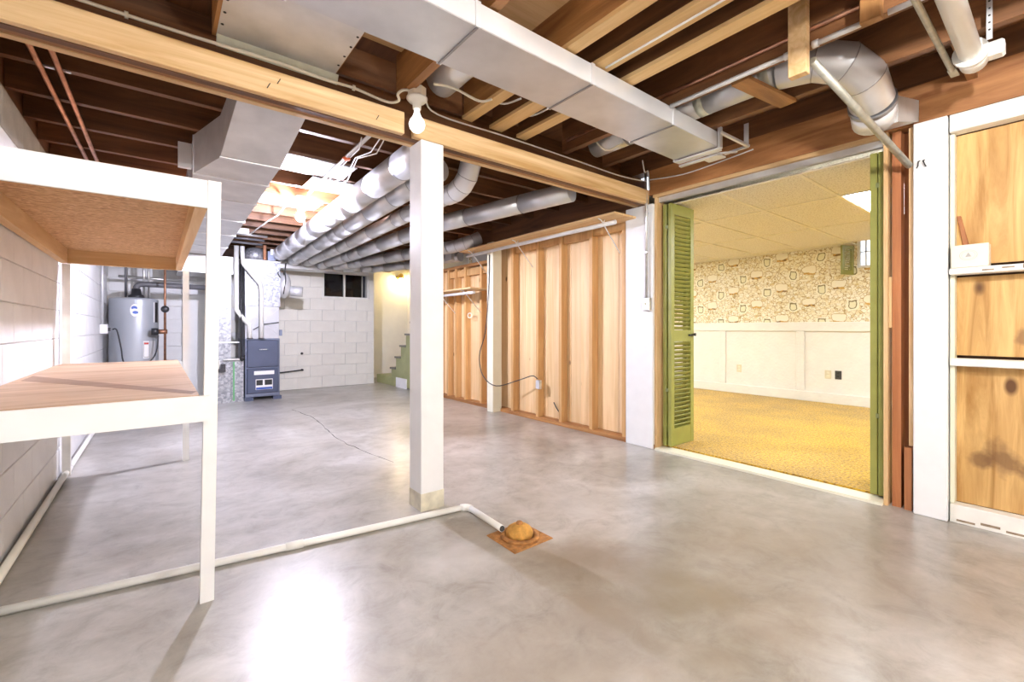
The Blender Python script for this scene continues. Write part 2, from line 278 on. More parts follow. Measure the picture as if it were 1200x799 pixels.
# ------------------------------------------------------------------ mesh builder
WL = {}
class MB:
    def __init__(s): s.v = []; s.f = []; s.sm = []
    def add(s, vs, fs, smooth=False):
        o = len(s.v); s.v += [Vector(p) for p in vs]
        for f in fs: s.f.append([i+o for i in f]); s.sm.append(smooth)
        return s
    def box(s, x0, x1, y0, y1, z0, z1):
        return s.hexa([(x0,y0,z0),(x1,y0,z0),(x1,y1,z0),(x0,y1,z0),(x0,y0,z1),(x1,y0,z1),(x1,y1,z1),(x0,y1,z1)])
    def hexa(s, c): return s.add(c, [(0,3,2,1),(4,5,6,7),(0,1,5,4),(1,2,6,5),(2,3,7,6),(3,0,4,7)])
    def bar(s, p, q, w, h, up=(0,0,1)):
        p, q = Vector(p), Vector(q); d = (q-p).normalized(); up = Vector(up); a = d.cross(up)
        if a.length < 1e-4: a = d.cross(Vector((1,0,0)))
        a.normalize(); u = a.cross(d).normalized(); a *= w/2; u *= h/2
        return s.hexa([p-a-u, p+a-u, q+a-u, q-a-u, p-a+u, p+a+u, q+a+u, q-a+u])
    def tube(s, path, r, seg=14, cap=True, smooth=True):
        path = [Vector(p) for p in path]; n = len(path); rs = r if isinstance(r, (list, tuple)) else [r]*n
        d0 = (path[1]-path[0]).normalized(); ref = Vector((0,0,1)) if abs(d0.z) < .9 else Vector((1,0,0))
        a = d0.cross(ref).normalized(); rings = []
        for i, p in enumerate(path):
            if i == 0: t = d0
            elif i == n-1: t = (path[i]-path[i-1]).normalized()
            else: t = ((path[i]-path[i-1]).normalized() + (path[i+1]-path[i]).normalized()).normalized()
            a = (a - t*a.dot(t)).normalized(); b = t.cross(a)
            k = 1.0
            if 0 < i < n-1:
                cosv = t.dot((path[i]-path[i-1]).normalized()); k = 1/max(.6, cosv)
            rings.append([p + (a*math.cos(2*math.pi*j/seg) + b*math.sin(2*math.pi*j/seg))*rs[i] for j in range(seg)])
        vs = [x for rg in rings for x in rg]; fs = []
        for i in range(n-1):
            for j in range(seg):
                j2 = (j+1) % seg; fs.append((i*seg+j, i*seg+j2, (i+1)*seg+j2, (i+1)*seg+j))
        s.add(vs, fs, smooth)
        if cap: s.add(rings[0], [tuple(range(seg))[::-1]]); s.add(rings[-1], [tuple(range(seg))])
        return s
    def lathe(s, c, prof, seg=24, axis='z', smooth=True):
        c = Vector(c); vs = []; fs = []
        for (r, h) in prof:
            for j in range(seg):
                a = 2*math.pi*j/seg; x, y = r*math.cos(a), r*math.sin(a)
                vs.append(c + (Vector((x,y,h)) if axis == 'z' else Vector((h,x,y)) if axis == 'x' else Vector((x,h,y))))
        for i in range(len(prof)-1):
            for j in range(seg):
                j2 = (j+1) % seg; fs.append((i*seg+j, i*seg+j2, (i+1)*seg+j2, (i+1)*seg+j))
        s.add(vs, fs, smooth); n = len(prof)
        if prof[0][0] > 1e-5: s.add(vs[:seg], [tuple(range(seg))[::-1]])
        if prof[-1][0] > 1e-5: s.add(vs[-seg:], [tuple(range(seg))])
        return s
    def prism(s, pts, off):
        off = Vector(off); n = len(pts); pts = [Vector(p) for p in pts]; vs = pts + [p+off for p in pts]
        return s.add(vs, [tuple(range(n)), tuple(range(n, 2*n))[::-1]] + [(i, i+n, (i+1) % n + n, (i+1) % n) for i in range(n)])
    def build(s, name, mat, parent=None, bevel=0, base=False):
        lo = Vector([min(v[i] for v in s.v) for i in range(3)]); hi = Vector([max(v[i] for v in s.v) for i in range(3)])
        c = (lo+hi)/2
        if base: c.z = lo.z
        me = bpy.data.meshes.new(name); me.from_pydata([v-c for v in s.v], [], s.f)
        me.polygons.foreach_set('use_smooth', s.sm)
        bm = bmesh.new(); bm.from_mesh(me); bmesh.ops.remove_doubles(bm, verts=bm.verts, dist=1e-5)
        bmesh.ops.recalc_face_normals(bm, faces=bm.faces)
        if bevel: bmesh.ops.bevel(bm, geom=list(bm.edges), offset=bevel, segments=1, affect='EDGES')
        bm.to_mesh(me); bm.free()
        me.materials.append(M[mat] if isinstance(mat, str) else mat)
        o = bpy.data.objects.new(name, me); COL.objects.link(o); WL[o] = c
        if parent: o.parent = parent; o.location = c - WL[parent]
        else: o.location = c
        return o
def tag(o, label=None, cat=None, group=None, kind=None):
    if label: o['label'] = label
    if cat: o['category'] = cat
    if group: o['group'] = group
    if kind: o['kind'] = kind
    return o
def thing(name, loc, label, cat, group=None):
    o = bpy.data.objects.new(name, None); o.empty_display_size = .1; COL.objects.link(o); o.location = loc; WL[o] = Vector(loc); return tag(o, label, cat, group)
def struct(o): o['kind'] = 'structure'; return o
def box(x0, x1, y0, y1, z0, z1): return MB().box(min(x0,x1), max(x0,x1), min(y0,y1), max(y0,y1), min(z0,z1), max(z0,z1))
def piece(src, name, loc, parent, scale=None):
    o = bpy.data.objects.new(name, src.data); COL.objects.link(o); o.parent = parent; WL[o] = Vector(loc); o.location = Vector(loc) - WL[parent]
    if scale: o.scale = scale
    return o

XL, XR, YB, YN = -.55, 3.39, 8.26, -3.2
ZJ, ZF, ZS = 2.34, 2.30, 2.57

# ================================================================== SETTING
floor = struct(box(XL-.2, 7.45, YN-.2, 9.5, -.12, 0).build('floor', 'concrete'))
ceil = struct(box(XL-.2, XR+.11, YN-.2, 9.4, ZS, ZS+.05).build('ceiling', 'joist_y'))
box(-.5, 1.9, 1.0, 2.3, ZS-.012, ZS).build('subfloor_panel', 'pine_x', ceil)

# concrete block walls: every block a piece, joints recessed
BH = .195
def block_mesh(sx, sy, sz, mat):
    o = MB().box(-sx/2, sx/2, -sy/2, sy/2, -sz/2, sz/2).build('block', mat, None, bevel=.0028); me = o.data; bpy.data.objects.remove(o); return me
BM = {}
def block(parent, c, s, mat, name='block'):
    k = (tuple(round(x, 3) for x in s), mat)
    if k not in BM: BM[k] = block_mesh(*s, mat)
    o = bpy.data.objects.new(name, BM[k]); COL.objects.link(o); o.parent = parent; WL[o] = Vector(c); o.location = Vector(c) - WL[parent]
wl = struct(box(XL-.2, XL-.012, YN-.2, YB+.2, 0, 2.145).build('wall_left', 'mortar'))
J = .0045
for r in range(11):
    y = 1.0 - (.2 if r % 2 else 0)
    while y < YB-.02:
        y1 = min(y+.4, YB-.012); 
        if y1-y > .05: block(wl, (XL-.006, (y+y1)/2, r*BH+BH/2), (.012, y1-y-J, BH-J), 'block_paint' if r < 10 else 'block_bare')
        y += .4
wb = MB(); WX0, WX1, WZ0, WZ1 = 2.28, 3.10, 1.58, 2.05
wb.box(XL-.2, WX0, YB+.012, YB+.2, 0, 2.145).box(WX1, 3.2, YB+.012, YB+.2, 0, 2.145).box(WX0, WX1, YB+.012, YB+.2, 0, WZ0).box(WX0, WX1, YB+.012, YB+.2, WZ1, 2.145)
wb = struct(wb.build('wall_back', 'mortar'))
for r in range(11):
    x = XL + .012 - (.2 if r % 2 else 0); z0, z1 = r*BH, (r+1)*BH
    while x < 3.19:
        a, b_ = max(x, XL+.004), min(x+.4, 3.2); x += .4
        segs = [(a, b_)]
        if z1 > WZ0+.03 and z0 < WZ1-.02: segs = [(p, q) for p, q in ((a, min(b_, WX0)), (max(a, WX1), b_)) if q-p > .03]
        for p, q in segs:
            if q-p > .04: block(wb, ((p+q)/2, YB+.006, (z0+z1)/2), (q-p-J, .012, BH-J), 'block_cream' if p > .8 else 'block_paint')
# walls not in view that close the room
struct(box(XL-.2, XR+.1, YN-.2, YN, 0, ZS).build('wall_front', 'block_paint'))
rim = struct(box(XL-.2, XL-.08, YN, YB+.2, 2.145, ZS).build('trim_1', 'joist_y')); 
struct(box(XL-.08, 3.2, YB+.05, YB+.2, 2.145, ZS).build('trim_2', 'joist_x'))
struct(box(1.66, 3.22, YB-.05, YB-.001, 2.085, 2.15).build('trim_3', 'white_paint'))

# joists
def joists_far():
    ys = [2.63 + .4085*k for k in range(14)]
    src = None
    for y in ys:
        b_ = box(XL-.075, 3.357, y, y+.042, ZF, ZS-.001)
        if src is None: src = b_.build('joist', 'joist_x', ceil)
        else: piece(src, 'joist', ((XL-.075+3.357)/2, y+.021, (ZF+ZS-.001)/2), ceil)
    # solid bridging between the joists
    for k in range(1, 11):
        y = ys[k]+.043
        box(1.78, 1.82, y, ys[k+1]-.001, ZF+.03, ZS-.002).build('bridging_block', 'amber_y', ceil)
joists_far()
NJ = [(-.22, .045), (.185, .045), (.665, .045), (1.045, .045), (1.475, .07), (1.68, .10), (1.905, .08), (2.335, .055), (2.785, .05)]
for x, wd in NJ:
    strip = 1.4 < x < 2.0
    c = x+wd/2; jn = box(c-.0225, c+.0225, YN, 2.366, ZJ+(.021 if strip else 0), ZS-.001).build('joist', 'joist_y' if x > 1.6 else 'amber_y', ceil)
    if strip: box(x, x+wd, YN, 2.366, ZJ, ZJ+.02).build('nailing_strip', 'strip_y', jn)
# end blocking above the beam
for (x0, x1) in [(.72, 1.04), (1.10, 1.47)]: box(x0, x1, 2.36, 2.385, ZJ+.02, ZS-.05).build('blocking', 'joist_x', ceil)

# ---- right wall: stud wall, opening, plywood wall
wr = struct(box(XR-.02, XR+.10, 2.28, 6.35, 0, .038).build('wall_right', 'amber_y'))
tp = box(XR-.002, XR+.088, 2.58, 4.49, 2.075, 2.115).build('top_plate', 'amber_y', wr)
box(XR-.002, XR+.088, 4.64, 6.3, 1.90, 1.94).build('top_plate', 'amber_y', wr)
studs = [2.600, 3.006, 3.440, 3.812, 4.270]
for y in studs: box(XR, XR+.088, y, y+.04, .038, 2.075).build('stud', 'stud_z', wr)
for y in (4.66, 4.95, 5.35, 5.60, 5.82, 6.1): box(XR, XR+.088, y, y+.04, .038, 1.90).build('stud', 'stud_z', wr)
y = 2.56
while y < 6.3:
    wd = random.choice((.14, .17, .19, .21)); y1 = min(y+wd, 6.32)
    d = random.uniform(0, .005)
    box(XR+.089+d, XR+.108+d, y+.0012, y1-.0012, .04, 2.10 if y < 4.6 else 1.93).build('plank', 'knotty_z', wr); y = y1
# backing boards nailed across the bays near the plate, short and uneven
for (y0, y1, z0, z1) in [(2.645, 3.004, 1.965, 2.06), (3.05, 3.435, 1.95, 2.05), (3.485, 3.808, 1.965, 2.06), (3.855, 4.265, 1.96, 2.05)]:
    box(XR+.03, XR+.086, y0, y1, z0, z1).build('fire_block', 'stud_z', wr)
for (y0, y1) in [(4.705, 4.945), (4.995, 5.345), (5.395, 5.595), (5.645, 5.815)]:
    box(XR+.02, XR+.086, y0, y1, 1.78, 1.87).build('fire_block', 'stud_z', wr)
# rim beam over the stud wall
struct(box(XR-.03, XR+.10, 2.50, 8.25, 2.118, 2.419).build('trim_4', 'joist_y'))
# header over the opening and the plywood wall
hd = struct(box(XR-.02, XR+.10, YN, 2.335, 2.205, 2.42).build('trim_5', 'header_y'))
struct(box(XR-.02, XR+.10, YN, 8.25, 2.4205, ZS).build('trim_6', 'joist_y'))
struct(box(XR-.012, XR+.1, .70, 2.30, 2.178, 2.204).build('trim_7', 'pine_y'))
# jambs
struct(box(XR-.012, XR+.10, 2.262, 2.284, 0, 2.176).build('trim_8', 'pine_z'))
struct(box(XR-.014, XR+.10, .700, .720, 0, 2.176).build('trim_9', 'pine_z'))
jw = struct(MB().box(XR+.01, XR+.09, .645, .685, .0, 2.2).box(XR+.085, XR+.1, .59, .644, .0, 2.2).build('trim_10', 'redwood_z'))
box(XR-.005, XR+.045, .595, .628, 0, .36).build('jack_stud', 'redwood_z', jw); box(XR, XR+.03, .686, .699, 1.05, 1.35).build('shim', 'pine_z', jw)
box(XR+.01, XR+.05, .592, .61, .37, 2.2).build('trim_strip', 'pine_z', jw)
# plywood wall
wp = struct(box(XR+.10, XR+.14, YN, .60, 0, 2.2).build('wall_plywood', 'joist_y'))
box(XR+.055, XR+.068, YN+.02, .418, .10, .84).build('panel', 'plywood_z', wp)
box(XR+.055, XR+.068, YN+.02, .418, .90, 1.325).build('panel', 'plywood_z', wp)
box(XR+.055, XR+.068, YN+.02, .418, 1.39, 2.10).build('panel', 'plywood_z', wp)
box(XR-.002, XR+.07, .419, .437, .10, 2.1).build('stop_strip', 'cream_paint', wp)
lg = box(XR-.05, XR+.053, YN+.02, .436, 1.335, 1.368).build('ledge', 'worn_white', wp, bevel=.004)
for k in range(7):
    yy = .30 - k*.07; box(XR-.0515, XR-.049, yy-.03, yy+.012, 1.345+.006*(k % 2), 1.352+.006*(k % 3)).build('paint_chip', 'paint_chip', lg)
box(XR-.03, XR+.053, YN+.02, .436, .845, .885).build('ledge', 'worn_white', wp, bevel=.004)
bb = box(XR-.02, XR+.053, YN+.02, .436, .0, .098).build('base_board', 'worn_white', wp, bevel=.003)
for k in range(8):
    yy = .40 - k*.09; box(XR-.0215, XR-.019, yy-.06, yy+.01, .012+.008*(k % 2), .022+.01*(k % 2)).build('paint_chip', 'paint_chip', bb)
box(XR-.03, XR+.053, YN+.02, .436, 2.105, 2.20).build('top_board', 'worn_white', wp, bevel=.003)
# threshold strip
struct(box(XR-.045, XR+.09, .72, 2.26, .0, .018).build('trim_11', 'cream_paint'))

# ---- carpeted room behind the opening
RX, RZ, RC = 7.15, .03, 2.13
struct(box(XR+.09, RX, -2.4, 5.4, .001, RZ).build('floor_carpet', 'gold_carpet'))
wfar = struct(MB().box(RX, RX+.15, 1.80, 5.5, 0, 2.45).box(RX, RX+.15, -2.5, .75, 0, 2.45).box(RX, RX+.15, .75, 1.80, 0, 1.83).box(RX, RX+.15, .75, 1.80, 2.24, 2.45).build('wall_far', 'wallpaper'))
struct(box(XR+.13, RX, 5.4, 5.5, 0, 2.45).build('wall_room_left', 'wallpaper')); struct(box(XR+.13, RX, -2.5, -2.4, 0, 2.45).build('wall_room_right', 'wallpaper'))
struct(box(XR+.145, XR+.15, 2.30, 5.4, RZ, RC).build('wall_room_near', 'plaster_white'))
# wainscot: recessed panels with rails and battens
wn = struct(box(RX-.018, RX-.002, -2.38, 5.38, RZ, 1.125).build('wainscot', 'plaster_white'))
box(RX-.045, RX-.018, -2.38, 5.38, 1.0, 1.13).build('rail', 'plaster_white', wn, bevel=.006)
box(RX-.045, RX-.018, -2.38, 5.38, RZ, .165).build('rail', 'plaster_white', wn, bevel=.006)
for yc in (4.66, 3.553, 2.442, 1.33, .22): box(RX-.045, RX-.018, yc-.05, yc+.05, .165, 1.0).build('batten', 'plaster_white', wn, bevel=.006)
# suspended ceiling: grid and tiles
cl = struct(MB().box(XR+.145, RX-.9, -2.4, 5.4, RC+.15, RC+.16).box(RX-.9, RX, -2.4, 5.4, RC+.15, RC+.16).build('ceiling_room', 'ceiling_tile'))
gx = [3.55, 4.40, 5.63, 6.86, 7.14]; gy = [1.225 + .58*k for k in range(-6, 8)]
gy = [g for g in gy if -2.39 < g < 5.39]
PANEL = []
for i in range(len(gx)-1):
    for j in range(len(gy)-1):
        x0, x1, y0, y1 = gx[i], gx[i+1], gy[j], gy[j+1]
        if i == 3 and y0 < 1.7 and y0 > -.3: continue
        lightp = (i == 1 and (abs(y1-1.225) < .01 or abs(y1+.515) < .01 or abs(y1-4.705) < .01))  # panel above the door jamb, plus two added out of view as fill
        if lightp: PANEL.append((x0, x1, y0, y1)); continue
        box(x0+.012, x1-.012, y0+.012, y1-.012, RC+.004+random.uniform(0, .002), RC+.018).build('ceiling_tile', 'ceiling_tile', cl)
for g in gx[:-1]: box(g-.012, g+.012, -2.39, 5.39, RC-.001, RC+.006).build('grid_bar', 'grid_white', cl)
for g in gy: box(gx[0], RX if g > 1.75 or g < -.4 else gx[3]+.012, g-.012, g+.012, RC-.002, RC+.005).build('grid_bar', 'grid_white', cl)
for (x0, x1, y0, y1) in PANEL:
    k = 0 if y0 < -.6 else 1 if y0 < 2 else 2
    lp = thing('ceiling_light', ((x0+x1)/2, (y0+y1)/2, RC), ('added fill light panel, out of view, in the tiled ceiling near the right-hand wall of the carpeted room', 'flat light panel set in the tiled ceiling above the green door jamb', 'added fill light panel, out of view, in the tiled ceiling near the left-hand wall of the carpeted room')[k], 'ceiling light')
    box(x0+.02, x1-.02, y0+.02, y1-.02, RC+.006, RC+.012).build('diffuser', 'light_panel', lp)
    MB().box(x0+.012, x1-.012, y0+.012, y0+.02, RC+.002, RC+.05).box(x0+.012, x1-.012, y1-.02, y1-.012, RC+.002, RC+.05).box(x0+.012, x0+.02, y0+.02, y1-.02, RC+.002, RC+.05).box(x1-.02, x1-.012, y0+.02, y1-.02, RC+.002, RC+.05).build('frame', 'grid_white', lp)
# window of the carpeted room
wn1 = struct(MB().box(RX+.02, RX+.07, .75, 1.80, 1.83, 1.86).box(RX+.02, RX+.07, .75, 1.80, 2.21, 2.24).box(RX+.02, RX+.07, .75, .78, 1.86, 2.21).box(RX+.02, RX+.07, 1.77, 1.80, 1.86, 2.21).build('window_1', 'white_paint'))
MB().box(RX+.03, RX+.06, .78, 1.77, 2.03, 2.042).box(RX+.03, RX+.06, 1.705, 1.718, 1.86, 2.21).box(RX+.03, RX+.06, 1.48, 1.493, 1.86, 2.21).box(RX+.03, RX+.06, 1.25, 1.263, 1.86, 2.21).box(RX+.03, RX+.06, 1.02, 1.033, 1.86, 2.21).build('muntins', 'white_paint', wn1)
box(RX+.043, RX+.047, .78, 1.77, 1.86, 2.21).build('pane', 'glass', wn1)
# its louvred shutter, swung open
sh = thing('window_shutter', (RX-.1, 1.86, 1.74), 'small green louvred shutter swung open beside the bright window of the carpeted room', 'shutter')
a0, a1 = Vector((RX-.02, 1.835, 0)), Vector((RX-.24, 1.90, 0)); dd = (a1-a0)
def shb(t0, t1, z0, z1, th=.022):
    p, q = a0+dd*t0, a0+dd*t1; return MB().bar((p.x, p.y, (z0+z1)/2), (q.x, q.y, (z0+z1)/2), th, z1-z0)
for t0, t1 in ((0, .2), (.8, 1)): shb(t0, t1, 1.74, 2.115).build('stile', 'door_green', sh)
shb(.2, .8, 1.74, 1.80).build('rail', 'door_green', sh); shb(.2, .8, 2.07, 2.115).build('rail', 'door_green', sh)
for k in range(11):
    z = 1.812+k*.0235; shb(.2, .8, z, z+.012, .016).build('slat', 'door_green', sh)
# wall plates
for (yy, mat, lab) in [(3.297, 'beige_plastic', 'beige outlet plate alone in the middle wainscot panel'), (2.113, 'beige_plastic', 'beige outlet plate beside the black wall plate on the wainscot'), (1.996, 'dark_plate', 'black wall plate on the white wainscot')]:
    t = thing('outlet_plate', (RX-.02, yy, .36), lab, 'outlet')
    box(RX-.028, RX-.0185, yy-.037, yy+.037, .36, .475).build('plate', mat, t, bevel=.003)
    for dz in (.028, .07): box(RX-.031, RX-.028, yy-.015, yy+.015, .36+dz, .36+dz+.024).build('socket', 'cream_paint' if mat != 'dark_plate' else 'metal_dark', t)

# ---- back-wall window (basement sash)
w2 = struct(MB().box(WX0, WX1, YB+.02, YB+.09, WZ0, WZ0+.03).box(WX0, WX1, YB+.02, YB+.09, WZ1-.03, WZ1).box(WX0, WX0+.025, YB+.02, YB+.09, WZ0+.03, WZ1-.03).box(WX1-.025, WX1, YB+.02, YB+.09, WZ0+.03, WZ1-.03).build('window_2', 'worn_white'))
box(2.645, 2.675, YB+.03, YB+.08, WZ0+.03, WZ1-.03).build('mullion', 'worn_white', w2); box(WX1-.12, WX1-.10, YB+.035, YB+.075, WZ0+.03, WZ1-.03).build('sash_stile', 'block_bare', w2)
box(WX0-.03, WX1+.03, YB-.02, YB+.02, WZ0-.03, WZ0).build('sill', 'block_cream', w2)
for x0, x1 in ((WX0+.026, 2.644), (2.676, WX1-.121)): box(x0, x1, YB+.052, YB+.056, WZ0+.031, WZ1-.031).build('pane', 'glass', w2)
struct(MB().box(WX0-.2, 3.06, YB+.75, YB+.8, 1.3, 2.4).box(WX0-.2, 3.06, YB+.2, YB+.75, 1.3, 1.5).box(WX0-.25, WX0-.2, YB+.2, YB+.8, 1.3, 2.4).box(3.06, 3.095, YB+.2, YB+.8, 1.3, 2.4).box(WX0-.2, 3.06, YB+.2, YB+.8, 2.4, 2.45).build('night_box', 'night_dark'))  # dark box added behind the panes to stand for night outside

# ---- stair nook
struct(box(3.202, 4.40, 9.2, 9.35, 0, ZS).build('wall_stair_back', 'stair_wall'))
struct(box(4.32, 4.47, 5.55, 9.2, 0, ZS).build('wall_stair_side', 'stair_wall'))
struct(box(3.10, 3.2, YB+.201, 9.2, 0, ZS).build('wall_stair_end', 'stair_wall'))
struct(box(XR+.115, 4.47, 5.45, 5.545, 0, ZS).build('wall_stair_near', 'stair_wall'))
struct(box(XR+.112, 4.47, 5.45, 9.4, ZS, ZS+.05).build('ceiling_stair', 'stair_wall'))
st = thing('staircase', (3.8, 7.4, 0), 'green painted stairs with grey treads rising beyond the back-wall corner', 'stairs')
box(3.33, 4.31, 7.55, 8.45, 0, .155).build('landing', 'stair_green', st)
for k in range(6):
    y1 = 7.78 - .205*k; z1 = .335 + .205*k
    box(3.345, 4.31, y1-.205, y1-.185, z1-.205 if k else .156, z1-.03).build('riser', 'stair_green', st)
    box(3.32, 4.31, y1-.2, y1+.03, z1-.03, z1).build('tread', 'tread_grey', st)
pts = [(3.335, 7.55, 0.157), (3.335, 7.60, .157)]
sp_ = [(3.325, 7.545, .0)] + [(3.325, 6.40, 0)] + [(3.325, 6.40, 1.2)]
prof = []
for k in range(6):
    y1 = 7.78-.205*k-.005; z1 = .335+.205*k-.031; prof += [(3.335, y1, z1-.205+.0 if k else .156), (3.335, y1, z1)]
prof += [(3.335, 6.55, prof[-1][2]), (3.335, 6.55, .02), (3.335, 7.545, .02), (3.335, 7.545, .156)]
MB().prism(prof, (.012, 0, 0)).build('stringer', 'stair_green', st)
box(3.318, 3.332, 7.12, 7.54, .0, .17).build('skirt_panel', 'white_paint', st)
sc = thing('wall_lamp', (4.11, 9.17, 2.1), 'small brass wall lamp glowing above the stairs', 'lamp')
MB().lathe((4.11, 9.165, 2.14), [(.0, -.02), (.05, -.02), (.055, .0), (.05, .034)], 16, 'y').build('backplate', 'brass', sc)
MB().tube([(4.11, 9.14, 2.14), (4.11, 9.09, 2.15), (4.11, 9.06, 2.20)], .014, 8).build('arm', 'brass', sc)
MB().lathe((4.11, 9.06, 2.13), [(.02, .09), (.05, .06), (.065, .0), (.06, -.02)], 16).build('shade', 'brass', sc)
MB().lathe((4.11, 9.06, 2.09), [(0, -.035), (.025, -.025), (.035, 0), (.025, .025), (0, .035)], 12).build('bulb', 'bulb_stair', sc)

# ================================================================== BEAM AND COLUMN
bt = thing('support_beam', (1.4, 2.4, 2.13), 'long built-up timber beam carried by the white column', 'beam')
box(XL+.002, 1.077, 2.33, 2.366, 2.13, 2.252).build('face_board', 'beam_pine', bt, bevel=.003)
box(1.132, XR-.025, 2.33, 2.366, 2.13, 2.252).build('face_board', 'beam_pine', bt, bevel=.003)
box(XL+.002, XR-.025, 2.368, 2.405, 2.128, 2.335).build('beam_ply', 'joist_x', bt)
box(XL+.002, XR-.025, 2.407, 2.443, 2.134, 2.29).build('beam_ply', 'amber_x', bt)
box(XL+.002, XR-.025, 2.445, 2.482, 2.13, 2.29).build('beam_ply', 'pine_x', bt)
for (u, v) in [(313, 103), (325, 98), (441, 140)]:      # bent nails left in the face board
    p = P(u, v, 'y', 2.329); MB().tube([p, p+Vector((.006, -.004, .012)), p+Vector((.012, -.004, .024))], .0018, 6).build('nail', 'ink_black', bt)
cb = thing('support_column', (1.25, 2.40, 0), 'square white boxed column holding up the timber beam', 'column')
box(1.176, 1.322, 2.325, 2.475, 0, 2.127).build('shaft', 'white_paint', cb, bevel=.004)
MB().box(1.1745, 1.3235, 2.3235, 2.4765, 0.0, .10).build('stained_foot', plain('stained_paint', (.70, .66, .52), .5, var=.25, scale=12), cb)
# bare-bulb lamp beside the column
def bulb_lamp(loc, r, mat, label, cord=False, zc=None, group=None):
    x, y, z = loc
    t = thing('bare_bulb_lamp', (x, y, z-.21), label, 'lamp', group)
    MB().lathe((x, y, z-.045), [(.052, .045), (.052, 0), (.048, -.002)], 8, smooth=False).build('junction_box', 'carton', t)
    MB().lathe((x, y, z-.05), [(.03, .002), (.057, .0), (.057, -.008), (.045, -.022), (.024, -.028), (.022, -.062), (.0, -.062)], 24).build('lampholder', 'porcelain', t)
    b_ = MB().lathe((x, y, z-.05-.062-.085), [(0, -r), (r*.5, -r*.87), (r*.87, -r*.5), (r, 0), (r*.87, r*.5), (r*.55, r*.95), (r*.36, r*1.45), (r*.34, .085)], 20).build('bulb', mat, t)
    return t
bulb_lamp((1.115, 2.255, 2.362), .045, 'bulb_column', 'bare white globe bulb on a porcelain holder beside the white column top')
fl = bulb_lamp((1.06, 4.59, 2.298), .042, 'bulb_far', 'glaring bare bulb under the joists between return duct and round ducts')
MB().tube([(1.085, 4.55, 2.2), (1.088, 4.55, 2.0), (1.088, 4.55, 1.80)], .0022, 6).build('pull_cord', 'cable_white', fl)
bulb_lamp((1.25, -.35, 2.338), .045, 'bulb_near', 'bare bulb on the joists near the hanging drain pipe')
bulb_lamp((.35, -2.2, 2.338), .045, 'bulb_fill', 'added unseen fill bulb on the joists by the front wall')  # fill lamp added out of view to brighten the room

# ================================================================== RECTANGULAR SUPPLY DUCT (near bay)
DZ0, DZ1, DY0, DY1 = 2.233, 2.332, 1.468, 1.772
sd = thing('supply_duct', (1.4, 1.62, DZ0), 'long flat galvanized supply duct hung under the near joists', 'duct')
cuts = [-.53, .35, .985, 1.655, 2.36, 2.86]
for a, b_ in zip(cuts[:-1], cuts[1:]):
    box(a+.003, b_-.003, DY0, DY1, DZ0, DZ1).build('duct_section', 'galvanized', sd)
    box(a+.003, b_-.003, DY0-.0025, DY0-.0005, DZ0+.004, DZ1-.002).build('side_sheet', 'galvanized_white', sd)
for a in cuts[1:-1]:
    box(a-.012, a+.012, DY0-.009, DY0-.001, DZ0-.004, DZ1).build('drive_cleat', 'galvanized_white', sd); box(a-.012, a+.012, DY1+.001, DY1+.006, DZ0-.004, DZ1).build('drive_cleat', 'galvanized_white', sd)
    box(a-.006, a+.004, DY0-.004, DY1+.004, DZ0-.006, DZ0-.0005).build('seam', 'seam_metal', sd)
# open flanged end
MB().box(2.862, 2.90, DY0-.02, DY0-.005, DZ0-.01, DZ1+.03).box(2.862, 2.90, DY1-.0, DY1+.012, DZ0-.01, DZ1).box(2.862, 2.92, DY0-.005, DY1, DZ0-.016, DZ0-.006).build('end_flange', 'galvanized_white', sd)
box(2.862, 2.868, DY0, DY1, DZ0, DZ1).build('end_cap', 'galvanized_dull', sd)
MB().bar((2.88, DY0-.02, DZ1-.01), (3.18, DY0-.06, DZ1-.035), .02, .014).bar((3.18, DY0-.06, DZ1-.035), (3.18, DY1-.2, DZ1-.04), .02, .014).bar((2.91, DY0+.13, DZ0-.004), (3.18, DY0+.02, DZ1-.05), .016, .012).bar((3.17, DY0-.05, DZ1-.03), (3.17, DY0-.05, DZ1+.12), .03, .006).build('end_bracket', 'galvanized_white', sd)
MB().box(2.93, 2.96, 1.50, 1.78, DZ0-.03, DZ0-.017).box(2.965, 3.05, 1.50, 1.62, DZ0-.02, DZ0-.01).build('hanger_angle', 'galvanized_dull', sd)

# sheet-metal pan between two joists
pn = thing('joist_pan', (.45, 2.0, ZJ-.004), 'tin sheet screwed across two joists beside the beam', 'sheet metal')
box(.20, .705, -.5, 2.36, ZJ-.003, ZJ-.0005).build('sheet', 'galvanized_dull', pn)
MB().hexa([(.20, 2.335, ZJ-.006), (.72, 2.335, ZJ-.006), (.72, 2.362, ZJ-.045), (.20, 2.362, ZJ-.045), (.20, 2.335, ZJ-.0035), (.72, 2.335, ZJ-.0035), (.72, 2.366, ZJ-.043), (.20, 2.366, ZJ-.043)]).build('end_flap', 'foil_tape', pn)
for k in range(14):
    for x in (.213, .693):
        MB().lathe((x, 2.25-.09*k, ZJ-.0045), [(.0, -.001), (.006, -.001), (.006, .0012)], 8).build('screw', 'ink_black', pn)

